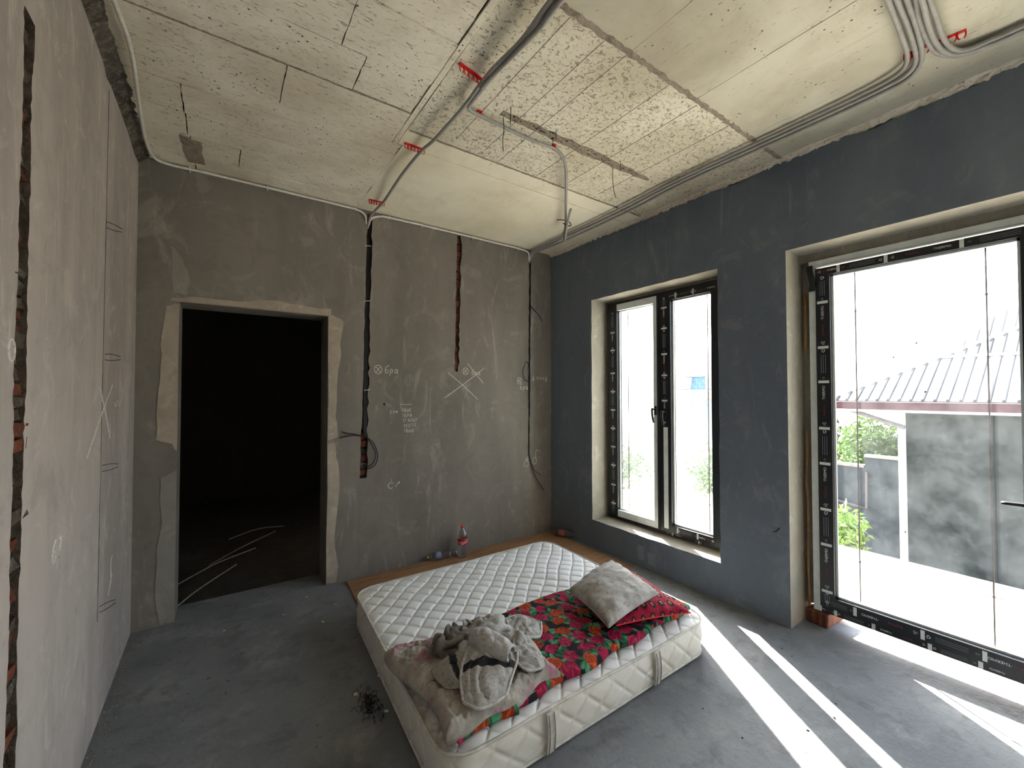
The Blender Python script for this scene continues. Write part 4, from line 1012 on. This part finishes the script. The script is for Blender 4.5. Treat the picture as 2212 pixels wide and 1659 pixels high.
def red_print(P):
    n = len(P); C = np.tile(L3('8e1230'), (n, 1)); u, w = P[:, 0]*.26, P[:, 1]*.26
    C += (np.sin(u*260)*np.sin(w*260))[:, None]*.012
    sp = .068; iu = np.round(u/sp-.5*(np.round(w/sp) % 2)); cu = (iu+.5*(np.round(w/sp) % 2))*sp; cw = np.round(w/sp)*sp
    d = np.hypot((u-cu), (w-cw)*.9)
    C[d < .021] = L3('26101a'); ring = (d > .0195) & (d < .023); C[ring] = L3('5c1526')
    g = (np.abs(u-cu) < .008) & (np.abs(w-cw) < .013) & (np.abs(np.sin((w-cw)*420)) > .55); C[g] = L3('b78a5a')
    d2 = np.hypot(u-cu-sp/2, w-cw); C[d2 < .006] = L3('d0405a')
    return np.hstack([np.clip(C, 0, 1), np.ones((n, 1))])
pr = empty('pillow', (-.95, -1.83, .25), 'crimson patterned pillow lying beneath the soiled grey pillow', 'pillow')
pillow(pr, [(-1.28, -2.03, .283), (-.838, -2.175, .280), (-.69, -1.65, .285), (-1.04, -1.62, .285)], .095, 'print_cloth', red_print, seed=2, wr=.004)
pg = empty('pillow', (-1.04, -1.78, .33), 'soiled grey-white pillow resting on top of the red pillow', 'pillow')
pillow(pg, [(-1.365, -2.055, .312), (-.955, -2.055, .372), (-.825, -1.595, .378), (-1.265, -1.648, .318)], .115, 'pillow', seed=7, wr=.006)

# ------------------------------------------------------------------ crumpled quilted jacket
jk = empty('quilted_jacket', (-1.92, -1.86, .29), 'crumpled light grey quilted jacket with dark stripe lying on the folded quilt', 'jacket')
def bspl(ctrl, u, v):
    """Catmull-Rom patch through a control grid"""
    nr, nc = len(ctrl), len(ctrl[0])
    def cr(P, t):
        n = len(P); x = t*(n-1); i = min(int(x), n-2); f = x-i
        g = lambda k: P[k] if 0 <= k < n else (P[0]*2-P[1] if k < 0 else P[-1]*2-P[-2])
        a, b, c, d = g(i-1), g(i), g(i+1), g(i+2)
        return .5*(2*b + (c-a)*f + (2*a-5*b+4*c-d)*f*f + (3*b-a-3*c+d)*f**3)
    return cr([cr(row, u) for row in ctrl], v)
def sheet(name, ctrl, nu, nv, wr, sc, seed, colf, th=.011, mat='jacket', ridged=1.0, rim=False, corner=0.0):
    ctrl = [[Vector(p)+Vector((0, 0, .012)) for p in row] for row in ctrl]; v = []; uv = []
    for j in range(nv):
        for i in range(nu):
            u0, w0 = -1+2*i/(nu-1), -1+2*j/(nv-1)
            if corner:
                mm = max(abs(u0), abs(w0)); L_ = math.hypot(u0, w0) or 1
                k = corner*mm**4; q_ = mm/L_; u_, w_ = u0*(1-k)+u0*q_*k*1.06, w0*(1-k)+w0*q_*k*1.06
            else: u_, w_ = u0, w0
            a, b = min(1, max(0, (u_+1)/2)), min(1, max(0, (w_+1)/2))
            p = bspl(ctrl, a, b)
            n1 = noise.noise((p.x*sc+seed, p.y*sc, p.z*sc+seed*.3)); n2 = noise.noise((p.x*sc*2.3, p.y*sc*2.3+seed, p.z*sc))
            e = 1-max(abs(u0), abs(w0))**8
            n3 = noise.noise((p.x*6+seed*1.7, p.y*6, seed)); w3 = math.sin((p.x*.8+p.y*(.6 if seed % 2 else -.6))*70 + n3*7)
            d = wr*((1-2*abs(n1))*ridged + n2*.6 + .55*(abs(w3)*2-1)*(.4+.6*abs(n3*2)))*e
            v.append(tuple(p + Vector((d*.35, -d*.35, d)))); uv.append((a, b))
    mb = MB(); mb.v = v; mb.f = [(j*nu+i, j*nu+i+1, (j+1)*nu+i+1, (j+1)*nu+i) for j in range(nv-1) for i in range(nu-1)]
    me = mb.mesh(name, True); set_cols(me, colf(np.array(uv)))
    o = link(name, me, mat, jk); sm_ = o.modifiers.new('solid', 'SOLIDIFY'); sm_.thickness = th; sm_.offset = -1
    if rim:
        idx = [i for i in range(nu)] + [j*nu+nu-1 for j in range(1, nv)] + [(nv-1)*nu+i for i in range(nu-2, -1, -1)] + [j*nu for j in range(nv-2, -1, -1)]
        MB().tube([v[k] for k in idx[::2]] + [v[idx[0]]], .0065, 7, False, False).build('piping', 'jacket_trim', o, None, True)
    return o
flat = lambda h: (lambda P: np.tile(np.append(L3(h), 1), (len(P), 1)))
def striped(base, dark, lo, hi, slope=.0):
    def f(P):
        C = np.tile(L3(base), (len(P), 1)); q = P[:, 1]+slope*P[:, 0]; C[(q > lo) & (q < hi)] = L3(dark); return np.hstack([C, np.ones((len(P), 1))])
    return f
JG, JD, JN = 'aaa8a5', '9a948a', '2a2a30'
def crumple(name, cx, cy, ang, lx, ly, comp, zf, n, m_, seed, colf, hump=.05, steps=70, rim=False, zcap=.11):
    """cloth relaxed from a squeezed start: stretch springs restore the length, so it buckles into folds"""
    r = np.random.RandomState(seed); hx_, hy_ = lx/(n-1), ly/(m_-1)
    U, V = np.meshgrid(np.linspace(-.5, .5, n), np.linspace(-.5, .5, m_)); P = np.zeros((m_, n, 3))
    P[..., 0] = U*lx*comp; P[..., 1] = V*ly*comp
    zz = np.zeros_like(U)
    for k in range(5):
        an, fq, ph = r.uniform(0, math.pi), r.uniform(1.4, 3.2), r.uniform(0, 6.28)
        zz += (1-2*np.abs(np.sin(math.pi*(math.cos(an)*U+math.sin(an)*V)*fq + ph + .8*np.sin(5*U+ph)*np.cos(4*V))))*r.uniform(.008, .016)
    P[..., 2] = np.maximum(0, zz+.012) + hump*np.exp(-((U/.3)**2+(V/.3)**2)) + .004
    Vv = np.zeros_like(P); B0 = P.copy(); P[..., :2] += r.normal(size=P[..., :2].shape)*.002
    def con(a, b, L, k):
        d = P[b]-P[a]; l_ = np.sqrt((d*d).sum(-1, keepdims=True))+1e-9; c = d*((l_-L)/l_)*(.5*k); P[a] += c; P[b] -= c
    sl = slice; A = sl(None)
    sets = []
    for o_ in (0, 1):
        sets.append(((A, sl(o_, n-1, 2)), (A, sl(o_+1, n, 2)), hx_, 1.0)); sets.append(((sl(o_, m_-1, 2), A), (sl(o_+1, m_, 2), A), hy_, 1.0))
    dg = math.hypot(hx_, hy_)
    for o_ in (0, 1):
        sets.append(((sl(0, m_-1), sl(o_, n-1, 2)), (sl(1, m_), sl(o_+1, n, 2)), dg, .25)); sets.append(((sl(1, m_), sl(o_, n-1, 2)), (sl(0, m_-1), sl(o_+1, n, 2)), dg, .25))
    def trim(a, b):
        sa = P[a].shape; sb = P[b].shape
        return sa == sb
    S2 = []
    for a, b, L, k in sets:
        na = P[a].shape; nb_ = P[b].shape
        q0, q1 = min(na[0], nb_[0]), min(na[1], nb_[1])
        S2.append((a, b, L, k, q0, q1))
    for st in range(steps):
        Vv[..., 2] -= .00004; Q = P.copy(); P += Vv
        for it in range(5):
            for a, b, L, k, q0, q1 in S2:
                pa = P[a][:q0, :q1]; pb = P[b][:q0, :q1]; d = pb-pa; l_ = np.sqrt((d*d).sum(-1, keepdims=True))+1e-9; c = d*((l_-L)/l_)*(.5*k); pa += c; pb -= c
            for o_ in (0, 2):     # soft bending
                pa = P[:, :-4]; pb = P[:, 4:]; d = pb-pa; l_ = np.sqrt((d*d).sum(-1, keepdims=True))+1e-9; c = d*(np.minimum(0, l_-hx_*3.3)/l_)*.3; pa += c; pb -= c
                pa = P[:-4]; pb = P[4:]; d = pb-pa; l_ = np.sqrt((d*d).sum(-1, keepdims=True))+1e-9; c = d*(np.minimum(0, l_-hy_*3.3)/l_)*.3; pa += c; pb -= c
            for e_ in ((0, A), (-1, A), (A, 0), (A, -1)): P[e_][..., :2] = B0[e_][..., :2]
            low = P[..., 2] < 0; P[..., 2] = np.where(low, 0, P[..., 2]); P[..., 2] = np.minimum(P[..., 2], zcap)
            P[low, :2] = Q[low, :2]*.7 + P[low, :2]*.3
        Vv = (P-Q)*.90
    for k in range(2): P[1:-1, 1:-1] = .6*P[1:-1, 1:-1] + .1*(P[2:, 1:-1]+P[:-2, 1:-1]+P[1:-1, 2:]+P[1:-1, :-2])
    ca, sa_ = math.cos(ang), math.sin(ang); X = cx + P[..., 0]*ca - P[..., 1]*sa_; Y = cy + P[..., 0]*sa_ + P[..., 1]*ca; Z = zf + P[..., 2]
    mb = MB(); mb.v = list(map(tuple, np.stack([X, Y, Z], -1).reshape(-1, 3).tolist())); mb.f = [(j*n+i, j*n+i+1, (j+1)*n+i+1, (j+1)*n+i) for j in range(m_-1) for i in range(n-1)]
    me = mb.mesh(name, True); set_cols(me, colf(np.stack([U+.5, V+.5], -1).reshape(-1, 2)))
    o = link(name, me, 'jacket', jk); sm_ = o.modifiers.new('solid', 'SOLIDIFY'); sm_.thickness = .009; sm_.offset = 0
    sb_ = o.modifiers.new('sub', 'SUBSURF'); sb_.levels = 1; sb_.render_levels = 1
    if rim:
        idx = [i for i in range(n)] + [j*n+n-1 for j in range(1, m_)] + [(m_-1)*n+i for i in range(n-2, -1, -1)] + [j*n for j in range(m_-2, -1, -1)]
        MB().tube([mb.v[k] for k in idx], .0062, 7, False, False).build('piping', 'jacket_trim', o, None, True)
    return o
crumple('jacket_lining', -2.055, -1.735, .5, .34, .30, .66, .300, 40, 36, 3, flat('6f6a62'), .05, zcap=.06)
crumple('jacket_back', -1.905, -1.835, -.55, .50, .46, .64, .312, 56, 52, 12, flat(JG), .09, zcap=.115)
# lower left panel with a dark slanting band
sheet('jacket_side', [[(-2.236, -1.837, .300), (-2.242, -1.914, .300), (-2.225, -1.985, .300), (-2.170, -2.02, .300)], [(-2.176, -1.851, .335), (-2.184, -1.919, .338), (-2.180, -1.975, .330), (-2.15, -2.0, .318)], [(-2.10, -1.85, .345), (-2.105, -1.898, .350), (-2.115, -1.935, .342), (-2.12, -1.96, .33)]], 50, 40, .007, 16, 9, striped('9a978f', JN, .62, .84, .35))
# right rounded tail
sheet('jacket_tail', [[(-1.935, -2.04, .322), (-1.899, -2.088, .305), (-1.834, -2.098, .292)], [(-1.895, -1.973, .345), (-1.842, -2.026, .335), (-1.812, -2.082, .295)], [(-1.83, -1.89, .345), (-1.785, -1.945, .33), (-1.772, -2.018, .292)]], 46, 46, .008, 20, 5, flat('a5a3a1'), rim=True, corner=.45)
# squared flap pointing to the pillows
sheet('jacket_flap', [[(-1.82, -1.826, .345), (-1.785, -1.905, .325), (-1.705, -1.918, .300)], [(-1.80, -1.773, .345), (-1.734, -1.847, .328), (-1.668, -1.889, .300)], [(-1.785, -1.70, .305), (-1.67, -1.70, .300), (-1.605, -1.81, .292)]], 44, 40, .008, 18, 8, flat('9f9e99'), rim=True)
# front tongue with piping and dark stripe
sheet('jacket_front', [[(-2.215, -2.089, .300), (-2.183, -2.145, .299), (-2.125, -2.158, .298), (-2.05, -2.148, .298)], [(-2.178, -2.004, .330), (-2.124, -2.04, .340), (-2.062, -2.076, .338), (-1.992, -2.10, .322)], [(-2.135, -1.945, .357), (-2.075, -1.976, .368), (-2.011, -2.021, .366), (-1.945, -2.067, .345)], [(-2.06, -1.880, .375), (-2.006, -1.898, .388), (-1.956, -1.955, .386), (-1.915, -2.037, .36)]], 90, 90, .010, 15, 6, striped(JG, JN, .44, .60, -.05), rim=True, corner=.12)
# thick folded roll across the top of the tongue
ax0, ax1 = Vector((-2.045, -1.875, .398)), Vector((-1.965, -2.055, .378)); pd_ = Vector((-.917, -.40, 0)); rows_ = []
for an in (200, 145, 90, 35, -20, -60):
    a_ = math.radians(an); rows_.append([tuple(ax0.lerp(ax1, q_) + (pd_*math.cos(a_)*.034 + Vector((0, 0, math.sin(a_)*.030)))*(.75+.5*math.sin(math.pi*q_)) + Vector((0, 0, .008*math.sin(q_*9)))) for q_ in (0, .33, .66, 1)])
sheet('jacket_collar', rows_, 50, 40, .007, 18, 2, flat('b0aeab'))

# ------------------------------------------------------------------ bottles
def bottle(name, label, mtx, h, rad, cap, lab, l0, l1, crush=0, txt=None):
    e = bpy.data.objects.new(name, None); COL.objects.link(e); tag(e, label, 'bottle'); e.empty_display_size = .03; e.matrix_basis = mtx
    def part(nm, mb, mat, par=None, sm=True):
        me = mb.mesh(nm, sm); me.materials.append(M[mat]); o = bpy.data.objects.new(nm, me); COL.objects.link(o); o.parent = par or e; return o
    prof = [(.001, .004), (rad*.55, .0), (rad*.86, .004), (rad, .02), (rad*.97, h*.12), (rad, h*.2), (rad*.965, h*.28), (rad, h*.36), (rad*.985, h*l0-.004), (rad*.985, h*l1+.004), (rad, h*.66), (rad*.93, h*.74), (rad*.70, h*.83), (rad*.42, h*.90), (rad*.31, h*.93), (rad*.31, h*.955)]
    mb = MB().lathe(prof, 28)
    if crush:
        mb.v = [(x*(1-crush*.6*max(0, noise.noise((x*30, y*30, z*25)))), y*(1-crush*.5*math.sin(z*37)**2), z) for x, y, z in mb.v]
    b = part('bottle_body', mb, 'pet')
    if cap: part('bottle_cap', MB().lathe([(.0, h), (rad*.33, h), (rad*.345, h-.004), (rad*.345, h*.955), (rad*.36, h*.945), (0.0, h*.945)], 20), cap)
    if lab:
        lb_ = part('bottle_label', MB().lathe([(rad*1.004, h*l0), (rad*1.012, h*l0+.001), (rad*1.012, h*l1-.001), (rad*1.004, h*l1)], 36), lab)
        if txt:
            me = text_mesh(txt, .034)
            ang0 = math.atan2(-3.4, -1.83)+.25
            for v in me.vertices:
                x, y, z = v.co; a = ang0 + (x*1.0+y*.25)/rad; v.co = (math.cos(a)*(rad*1.02+z), math.sin(a)*(rad*1.02+z), h*(l0+l1)/2 + y*1.0 + x*.10)
            me.materials.append(M['white']); o = bpy.data.objects.new('label_lettering', me); COL.objects.link(o); o.parent = lb_
            sw = MB().tube([(math.cos(ang0+q)*rad*1.015, math.sin(ang0+q)*rad*1.015, h*l0+.012+.006*math.sin(q*5)) for q in np.linspace(-.5, .5, 9)], .0028, 6)
            part('label_wave', sw, 'white', lb_)
    return e
bottle('plastic_bottle', 'upright clear plastic bottle with red cap and red label', Matrix.Translation((-1.163, -.124, .0128)), .278, .046, 'red', 'label_red', .42, .61, 0, 'Coca-Cola')
def lying(x, y, ang, rad): return Matrix.Translation((x, y, .0135+rad)) @ Matrix.Rotation(ang, 4, 'Z') @ Matrix.Rotation(math.pi/2, 4, 'Y')
bottle('plastic_bottle', 'lying clear bottle with yellow cap and blue label', lying(-1.262, -.085, math.pi-.16, .034), .215, .033, 'yellow', 'label_blue', .44, .64, .25)
bottle('plastic_bottle', 'crushed clear bottle lying beside the upright bottle', lying(-1.215, -.058, .05, .028) @ Matrix.Translation((0, 0, -.02)), .15, .029, None, None, .4, .6, .5)
bottle('plastic_bottle', 'clear bottle with faded red label lying in the far room corner', lying(-.11, -.17, -1.05, .036), .24, .035, None, 'label_faded', .25, .5, .3)

# ------------------------------------------------------------------ debris
def rock_mesh(seed, sx, sy, sz):
    r = random.Random(seed); bm = bmesh.new(); bmesh.ops.create_icosphere(bm, subdivisions=1, radius=1)
    for v in bm.verts: k = r.uniform(.65, 1.1); v.co = Vector((v.co.x*sx*k, v.co.y*sy*k, max(-.6, v.co.z)*sz*k))
    me = bpy.data.meshes.new('crumb'); bm.to_mesh(me); bm.free(); return me
RK = [rock_mesh(i, 1, rnd.uniform(.5, .9), rnd.uniform(.3, .6)) for i in range(6)]
RKM = {}
def crumb(x, y, s, mat, label, group, z=0):
    i = rnd.randrange(6); k = (i, mat)
    if k not in RKM:
        me = RK[i].copy(); me.materials.append(M[mat]); RKM[k] = me
    o = bpy.data.objects.new('plaster_crumb', RKM[k]); COL.objects.link(o)
    mn = min(v.co.z for v in RKM[k].vertices)
    o.matrix_basis = Matrix.Translation((x, y, z - mn*s)) @ Matrix.Rotation(rnd.uniform(0, 6.28), 4, 'Z') @ Matrix.Scale(s, 4)
    tag(o, label, 'crumb', group)
for (x, y, s) in ((-2.45, -.12, .010), (-2.30, -.35, .012), (-2.42, -.55, .012), (-2.95, -.30, .009), (-2.62, -.30, .008), (-2.28, -1.28, .016), (-2.42, -1.36, .018), (-2.33, -1.55, .014)):
    crumb(x, y, s, 'crumb_white', 'small white plaster chip on the floor left of the mattress', 'white chips left of the mattress')
for k in range(26):
    crumb(rnd.uniform(-3.2, -2.4), rnd.uniform(-1.6, -.1), rnd.uniform(.006, .014), 'crumb', 'small grey mortar crumb on the floor left of the mattress', 'grey crumbs on the left floor')
for k in range(10):
    crumb(rnd.uniform(-1.6, -.2), rnd.uniform(-3.0, -2.3), rnd.uniform(.004, .008), 'dark_debris', 'tiny dark grit speck on the floor in front of the mattress', 'dark grit in front of the mattress')
for k in range(6):
    crumb(rnd.uniform(-2.1, -1.5), rnd.uniform(-.10, -.05), rnd.uniform(.006, .010), 'crumb', 'small mortar crumb on the plywood along the back wall', 'crumbs on the plywood', .0128)
mb = MB(); r = random.Random(9)
def scatter(n, fx, fy, s0, s1):
    for k in range(n):
        x, y, s = fx(), fy(), r.uniform(s0, s1); a = r.uniform(0, 6.28)
        if -2.4 < x < -.04 and y > -1.2: continue
        if -2.4 < x < -.55 and y > -2.25: continue
        P = [(x+math.cos(a+q*2.1)*s*r.uniform(.6, 1.2), y+math.sin(a+q*2.1)*s, .0006) for q in range(3)] + [(x, y, s*r.uniform(.4, .9))]
        mb.add(P, [(0, 1, 3), (1, 2, 3), (2, 0, 3), (0, 2, 1)])
scatter(500, lambda: XL+abs(r.gauss(0, .05))+.005, lambda: r.uniform(-2.2, -.01), .002, .008)
scatter(260, lambda: r.uniform(-3.2, -.3), lambda: -abs(r.gauss(0, .03))-.008, .002, .006)
scatter(260, lambda: r.uniform(-3.3, -.1), lambda: r.uniform(-3.2, -.1), .001, .004)
scatter(160, lambda: -abs(r.gauss(0, .03))-.004, lambda: r.uniform(-2.3, -1.2), .002, .005)
o = mb.build('floor_grit', 'crumb', None, 'stuff'); o['label'] = 'fine mortar grit scattered over the floor edges'; o['category'] = 'grit'
mb = MB()
for k in range(110):
    x, y = r.gauss(-2.385, .02), r.gauss(-1.47, .06); L = r.uniform(.01, .035); a = r.uniform(0, 6.28)
    mb.tube([(x, y, .003), (x+math.cos(a)*L*.5, y+math.sin(a)*L*.5, .006+r.uniform(0, .02)), (x+math.cos(a)*L, y+math.sin(a)*L, .003)], .0012, 4, False)
o = mb.build('dark_fluff', 'dark_debris', None, 'stuff'); o['label'] = 'clump of dark fluff on the floor beside the mattress'; o['category'] = 'fluff'
# stick lying by the bottom left, and offcuts in the hall
o = MB().tube([(-3.02, -1.98, .006), (-2.93, -1.86, .010), (-2.84, -1.80, .014)], .005, 7).build('wood_stick', 'wood'); tag(o, 'short stick lying on the floor at the lower left', 'stick')
for i, (pts, l_) in enumerate((([(-3.22, .20, .02), (-3.10, .36, .05), (-2.86, .62, .09)], 'pale curved offcut nearest the doorway in the dark hall'), ([(-3.05, .9, .03), (-2.8, 1.15, .06), (-2.5, 1.45, .07)], 'pale offcut strip lying further back in the dark hall'),
    ([(-3.3, .55, .02), (-3.0, .85, .05), (-2.7, 1.05, .06)], 'thin grey offcut between the two pale strips in the hall'), ([(-2.9, 1.5, .05), (-2.65, 1.6, .08), (-2.4, 1.62, .06)], 'short curved offcut furthest back in the hall'))):
    tag(MB().tube(pts, .0055, 7).build('offcut_strip', 'crumb'), l_, 'offcut', 'offcuts in the hall')

# ------------------------------------------------------------------ outside
MB().box((WR, -9, -.3), (2.07, 9, -.012)).build('terrace', 'terrace', None, 'structure')
MB().box((WR, -6.5, -.011), (.36, .3, .0)).build('trim_2', 'terrace', None, 'structure')
MB().box((.2, -60, -2.6), (90, 70, -2.3)).build('yard_ground', 'yard', None, 'structure')
nb = empty('outbuilding', (11, -3, -2.3), 'grey rendered outbuilding with white ribbed metal roof and maroon fascia', 'building')
SL = .59
MB().box((9.5, -12, -2.3), (15, -.87, 1.10)).build('rendered_wall', 'facade', nb)
MB().box((9.08, -12, 1.115), (9.13, .37, 1.305)).build('fascia', 'fascia', nb)
MB().box((9.10, -12, 1.06), (9.5, .33, 1.112)).build('soffit', 'white_trim', nb)
EX, EY, EZ = 9.06, .39, 1.31
zr = lambda x: EZ + (x-EX)*SL
mb = MB(); XT = 13.6
mb.add([(EX, -12, EZ), (EX, EY, EZ), (XT, EY-(XT-EX), zr(XT)), (XT, -12, zr(XT))], [(0, 1, 2, 3)])
mb.add([(EX, -12, EZ-.03), (EX, EY, EZ-.03), (XT, EY-(XT-EX), zr(XT)-.03), (XT, -12, zr(XT)-.03)], [(3, 2, 1, 0)])
mb.add([(EX, EY, EZ), (16, EY, EZ), (XT, EY-(XT-EX), zr(XT)), (16, EY-(XT-EX), zr(XT))], [(0, 1, 3, 2)])
mb.build('roof_slope', 'roof', nb)
y = .2
for k in range(62):
    y = .22 - k*.185
    xe = min(XT, EX + (EY-y)); 
    if xe-EX < .15: continue
    mb = MB(); prof = [(-.03, 0), (-.016, .042), (.016, .042), (.03, 0)]
    mb.add([(EX, y+a, EZ+b) for a, b in prof] + [(xe, y+a, zr(xe)+b) for a, b in prof], [(0, 1, 5, 4), (1, 2, 6, 5), (2, 3, 7, 6), (0, 3, 2, 1), (4, 5, 6, 7)])
    mb.build('roof_rib', 'rib', nb)
MB().tube([(EX, EY, EZ+.03), (XT, EY-(XT-EX), zr(XT)+.03)], .045, 6, False).build('hip_cap', 'white_trim', nb)
mb = MB(); xb = 10.72
mb.add([(xb-.09, -12, zr(xb-.09)+.05), (xb-.09, EY-(xb-EX)+.05, zr(xb-.09)+.05), (xb+.02, EY-(xb-EX), zr(xb)+.06), (xb+.02, -12, zr(xb)+.06)], [(0, 1, 2, 3)]); mb.build('sheet_overlap', 'white_trim', nb)
# higher roof behind
mb = MB(); A = [(12.6, -1.20, 2.62), (14.3, -1.85, 3.70), (14.3, -12, 3.70), (12.6, -12, 2.62)]
mb.add(A, [(0, 1, 2, 3)]).add([(a, b, c-.05) for a, b, c in A], [(3, 2, 1, 0)]); mb.build('roof_tier', 'roof', nb)
for k in range(40):
    y = -1.35-k*.2; f0 = 0 ; x0 = 12.6 + max(0, 0); x1 = 14.3 if y < -1.86 else 12.6+1.7*(-1.2-y)/.65
    mb = MB(); prof = [(-.03, 0), (-.016, .042), (.016, .042), (.03, 0)]; zz = lambda x: 2.62+(x-12.6)*1.08/1.7
    mb.add([(x0, y+a, zz(x0)+b) for a, b in prof] + [(x1, y+a, zz(x1)+b) for a, b in prof], [(0, 1, 5, 4), (1, 2, 6, 5), (2, 3, 7, 6)]); mb.build('roof_rib', 'rib', nb)
MB().box((9.42, -.90, -2.3), (9.56, -.78, 1.06)).build('corner_post', 'white_trim', nb)
MB().tube([(9.3, .06, 1.09), (9.34, -.92, .72)], .05, 8, False).build('roof_brace', 'steel', nb)
fe = empty('boundary_wall', (9.85, .5, -2.3), 'stepped grey garden wall with stone copings beside the outbuilding', 'wall')
MB().box((9.8, -.09, -2.3), (9.95, 2.2, -.32)).build('wall_section', 'fence', fe)
MB().box((9.8, -.88, -2.3), (9.95, -.09, -.06)).build('wall_section', 'fence', fe)
MB().box((9.77, -.07, -.32), (9.98, 2.2, -.26)).build('coping', 'coping', fe)
MB().box((9.77, -.88, -.06), (9.98, -.08, .0)).build('coping', 'coping', fe)
MB().tube([(9.74, -.13, -.40), (9.74, -.12, -1.27), (9.74, .1, -1.25), (9.74, .62, -1.17)], .03, 8, False).build('downpipe', 'steel', fe)

def foliage(n, c, rad, leaf, mat, parent, seed, name='foliage', shell=.45):
    r = np.random.RandomState(seed); mb = MB()
    for k in range(n):
        d = r.normal(size=3); d /= np.linalg.norm(d); q = (shell + (1-shell)*r.rand())
        w_ = .75 + .25*noise.noise(Vector(d*2.3)+Vector((seed, 0, 0)))*2
        p = np.array(c) + d*np.array(rad)*q*w_
        a = r.normal(size=3); a /= np.linalg.norm(a); b = np.cross(a, r.normal(size=3)); b /= (np.linalg.norm(b)+1e-9); s = leaf*r.uniform(.6, 1.3)
        nn = np.cross(a, b)*s*.15
        mb.add([p-a*s, p+b*s*.45+nn, p+a*s, p-b*s*.45+nn], [(0, 1, 2), (0, 2, 3)])
    o = mb.build(name, mat, parent); o['kind'] = 'stuff'; return o
def tree(name, label, cat, base, h, c, rad, n, leaf, mat, seed, group=None):
    e = empty(name, base, label, cat, group)
    MB().tube([base, (base[0]+.05, base[1]+.04, base[2]+h*.5), (c[0], c[1], c[2])], lambda q: .09*(1-q*.7), 8).build('trunk', 'bark', e)
    foliage(n, c, rad, leaf, mat, e, seed); return e
GT = 'trees behind the garden wall'
tree('garden_tree', 'dark green dense tree left of the outbuilding behind the garden wall', 'tree', (12.7, 2.3, -2.3), 3, (12.7, 2.2, -.1), (1.4, 1.5, 1.25), 5200, .07, 'leaf', 1, GT)
tree('garden_tree', 'bright green tree nearest the outbuilding corner behind the garden wall', 'tree', (11.5, .2, -2.3), 3, (11.5, .22, -.05), (.95, .95, 1.05), 4200, .07, 'leaf2', 2, GT)
tree('garden_shrub', 'sunlit leafy shrub growing just below the terrace edge', 'shrub', (2.65, -1.82, -2.3), 2, (2.72, -1.82, -.10), (.34, .26, .40), 900, .045, 'leaf2', 3)
tree('hedge_bush', 'round bush seen through the left leaf of the small window', 'bush', (8.2, 6.2, -2.3), 2, (8.2, 6.3, -1.0), (1.5, 1.6, 1.0), 1800, .08, 'leaf_pale', 4, 'bushes beyond the small window')
tree('hedge_bush', 'taller bush seen at the right edge of the small window', 'bush', (9.0, 3.1, -2.3), 2, (9.0, 3.1, -.9), (1.1, 1.1, 1.1), 1500, .08, 'leaf_pale', 5, 'bushes beyond the small window')
# far house with blue shingle mansard, seen through the small window
fh = empty('house', (27, 12, -2.3), 'distant pale house with blue shingle roof seen through the small window', 'building')
def fbox(nm, y0, y1, z0, z1, x0, x1, mat): return MB().box((x0, min(y0, y1), z0), (x1, max(y0, y1), z1)).build(nm, mat, fh)
fbox('house_wall', 8, 15.2, -2.3, 1.5, 25, 31, 'far_wall')
fbox('cornice', 7.8, 15.3, 1.5, 1.7, 24.8, 31, 'far_wall')
plate([(8, 1.7), (15.0, 1.7), (14.9, 2.65), (8, 2.65)], [], 0, .3, lambda u, v, w: (25.0 + (v-1.7)*.25 + w, u, v)).build('mansard', 'far_blue', fh)
fbox('eave', 8, 15.1, 2.65, 2.85, 25.0, 31, 'far_wall')
plate([(8, 2.85), (14.9, 2.85), (14.3, 3.25), (8, 3.3)], [], 0, .3, lambda u, v, w: (25.2 + (v-2.85)*1.6 + w, u, v)).build('mansard', 'far_blue', fh)
for yc in (14.35, 12.35, 10.2):
    d_ = fbox('dormer_frame', yc-.38, yc+.38, 1.75, 2.6, 24.85, 25.4, 'far_wall')
    MB().box((24.83, yc-.22, 1.9), (24.86, yc+.22, 2.5)).build('pane', 'far_pane', d_)
fbox('porch_roof', 10, 13.7, 1.0, 1.15, 23.2, 25, 'coping')
for yc in (13.3, 12.95, 11.9, 11.55): fbox('porch_column', yc-.06, yc+.06, -1.6, 1.0, 23.3, 23.45, 'far_pane')
for yc in (12.6, 11.3): 
    w_ = fbox('window', yc-.3, yc+.3, -1.0, .8, 24.97, 25.02, 'far_wall'); MB().box((24.94, yc-.25, -.95), (24.975, yc+.25, .75)).build('pane', 'far_pane', w_)
bpy.context.view_layer.update()
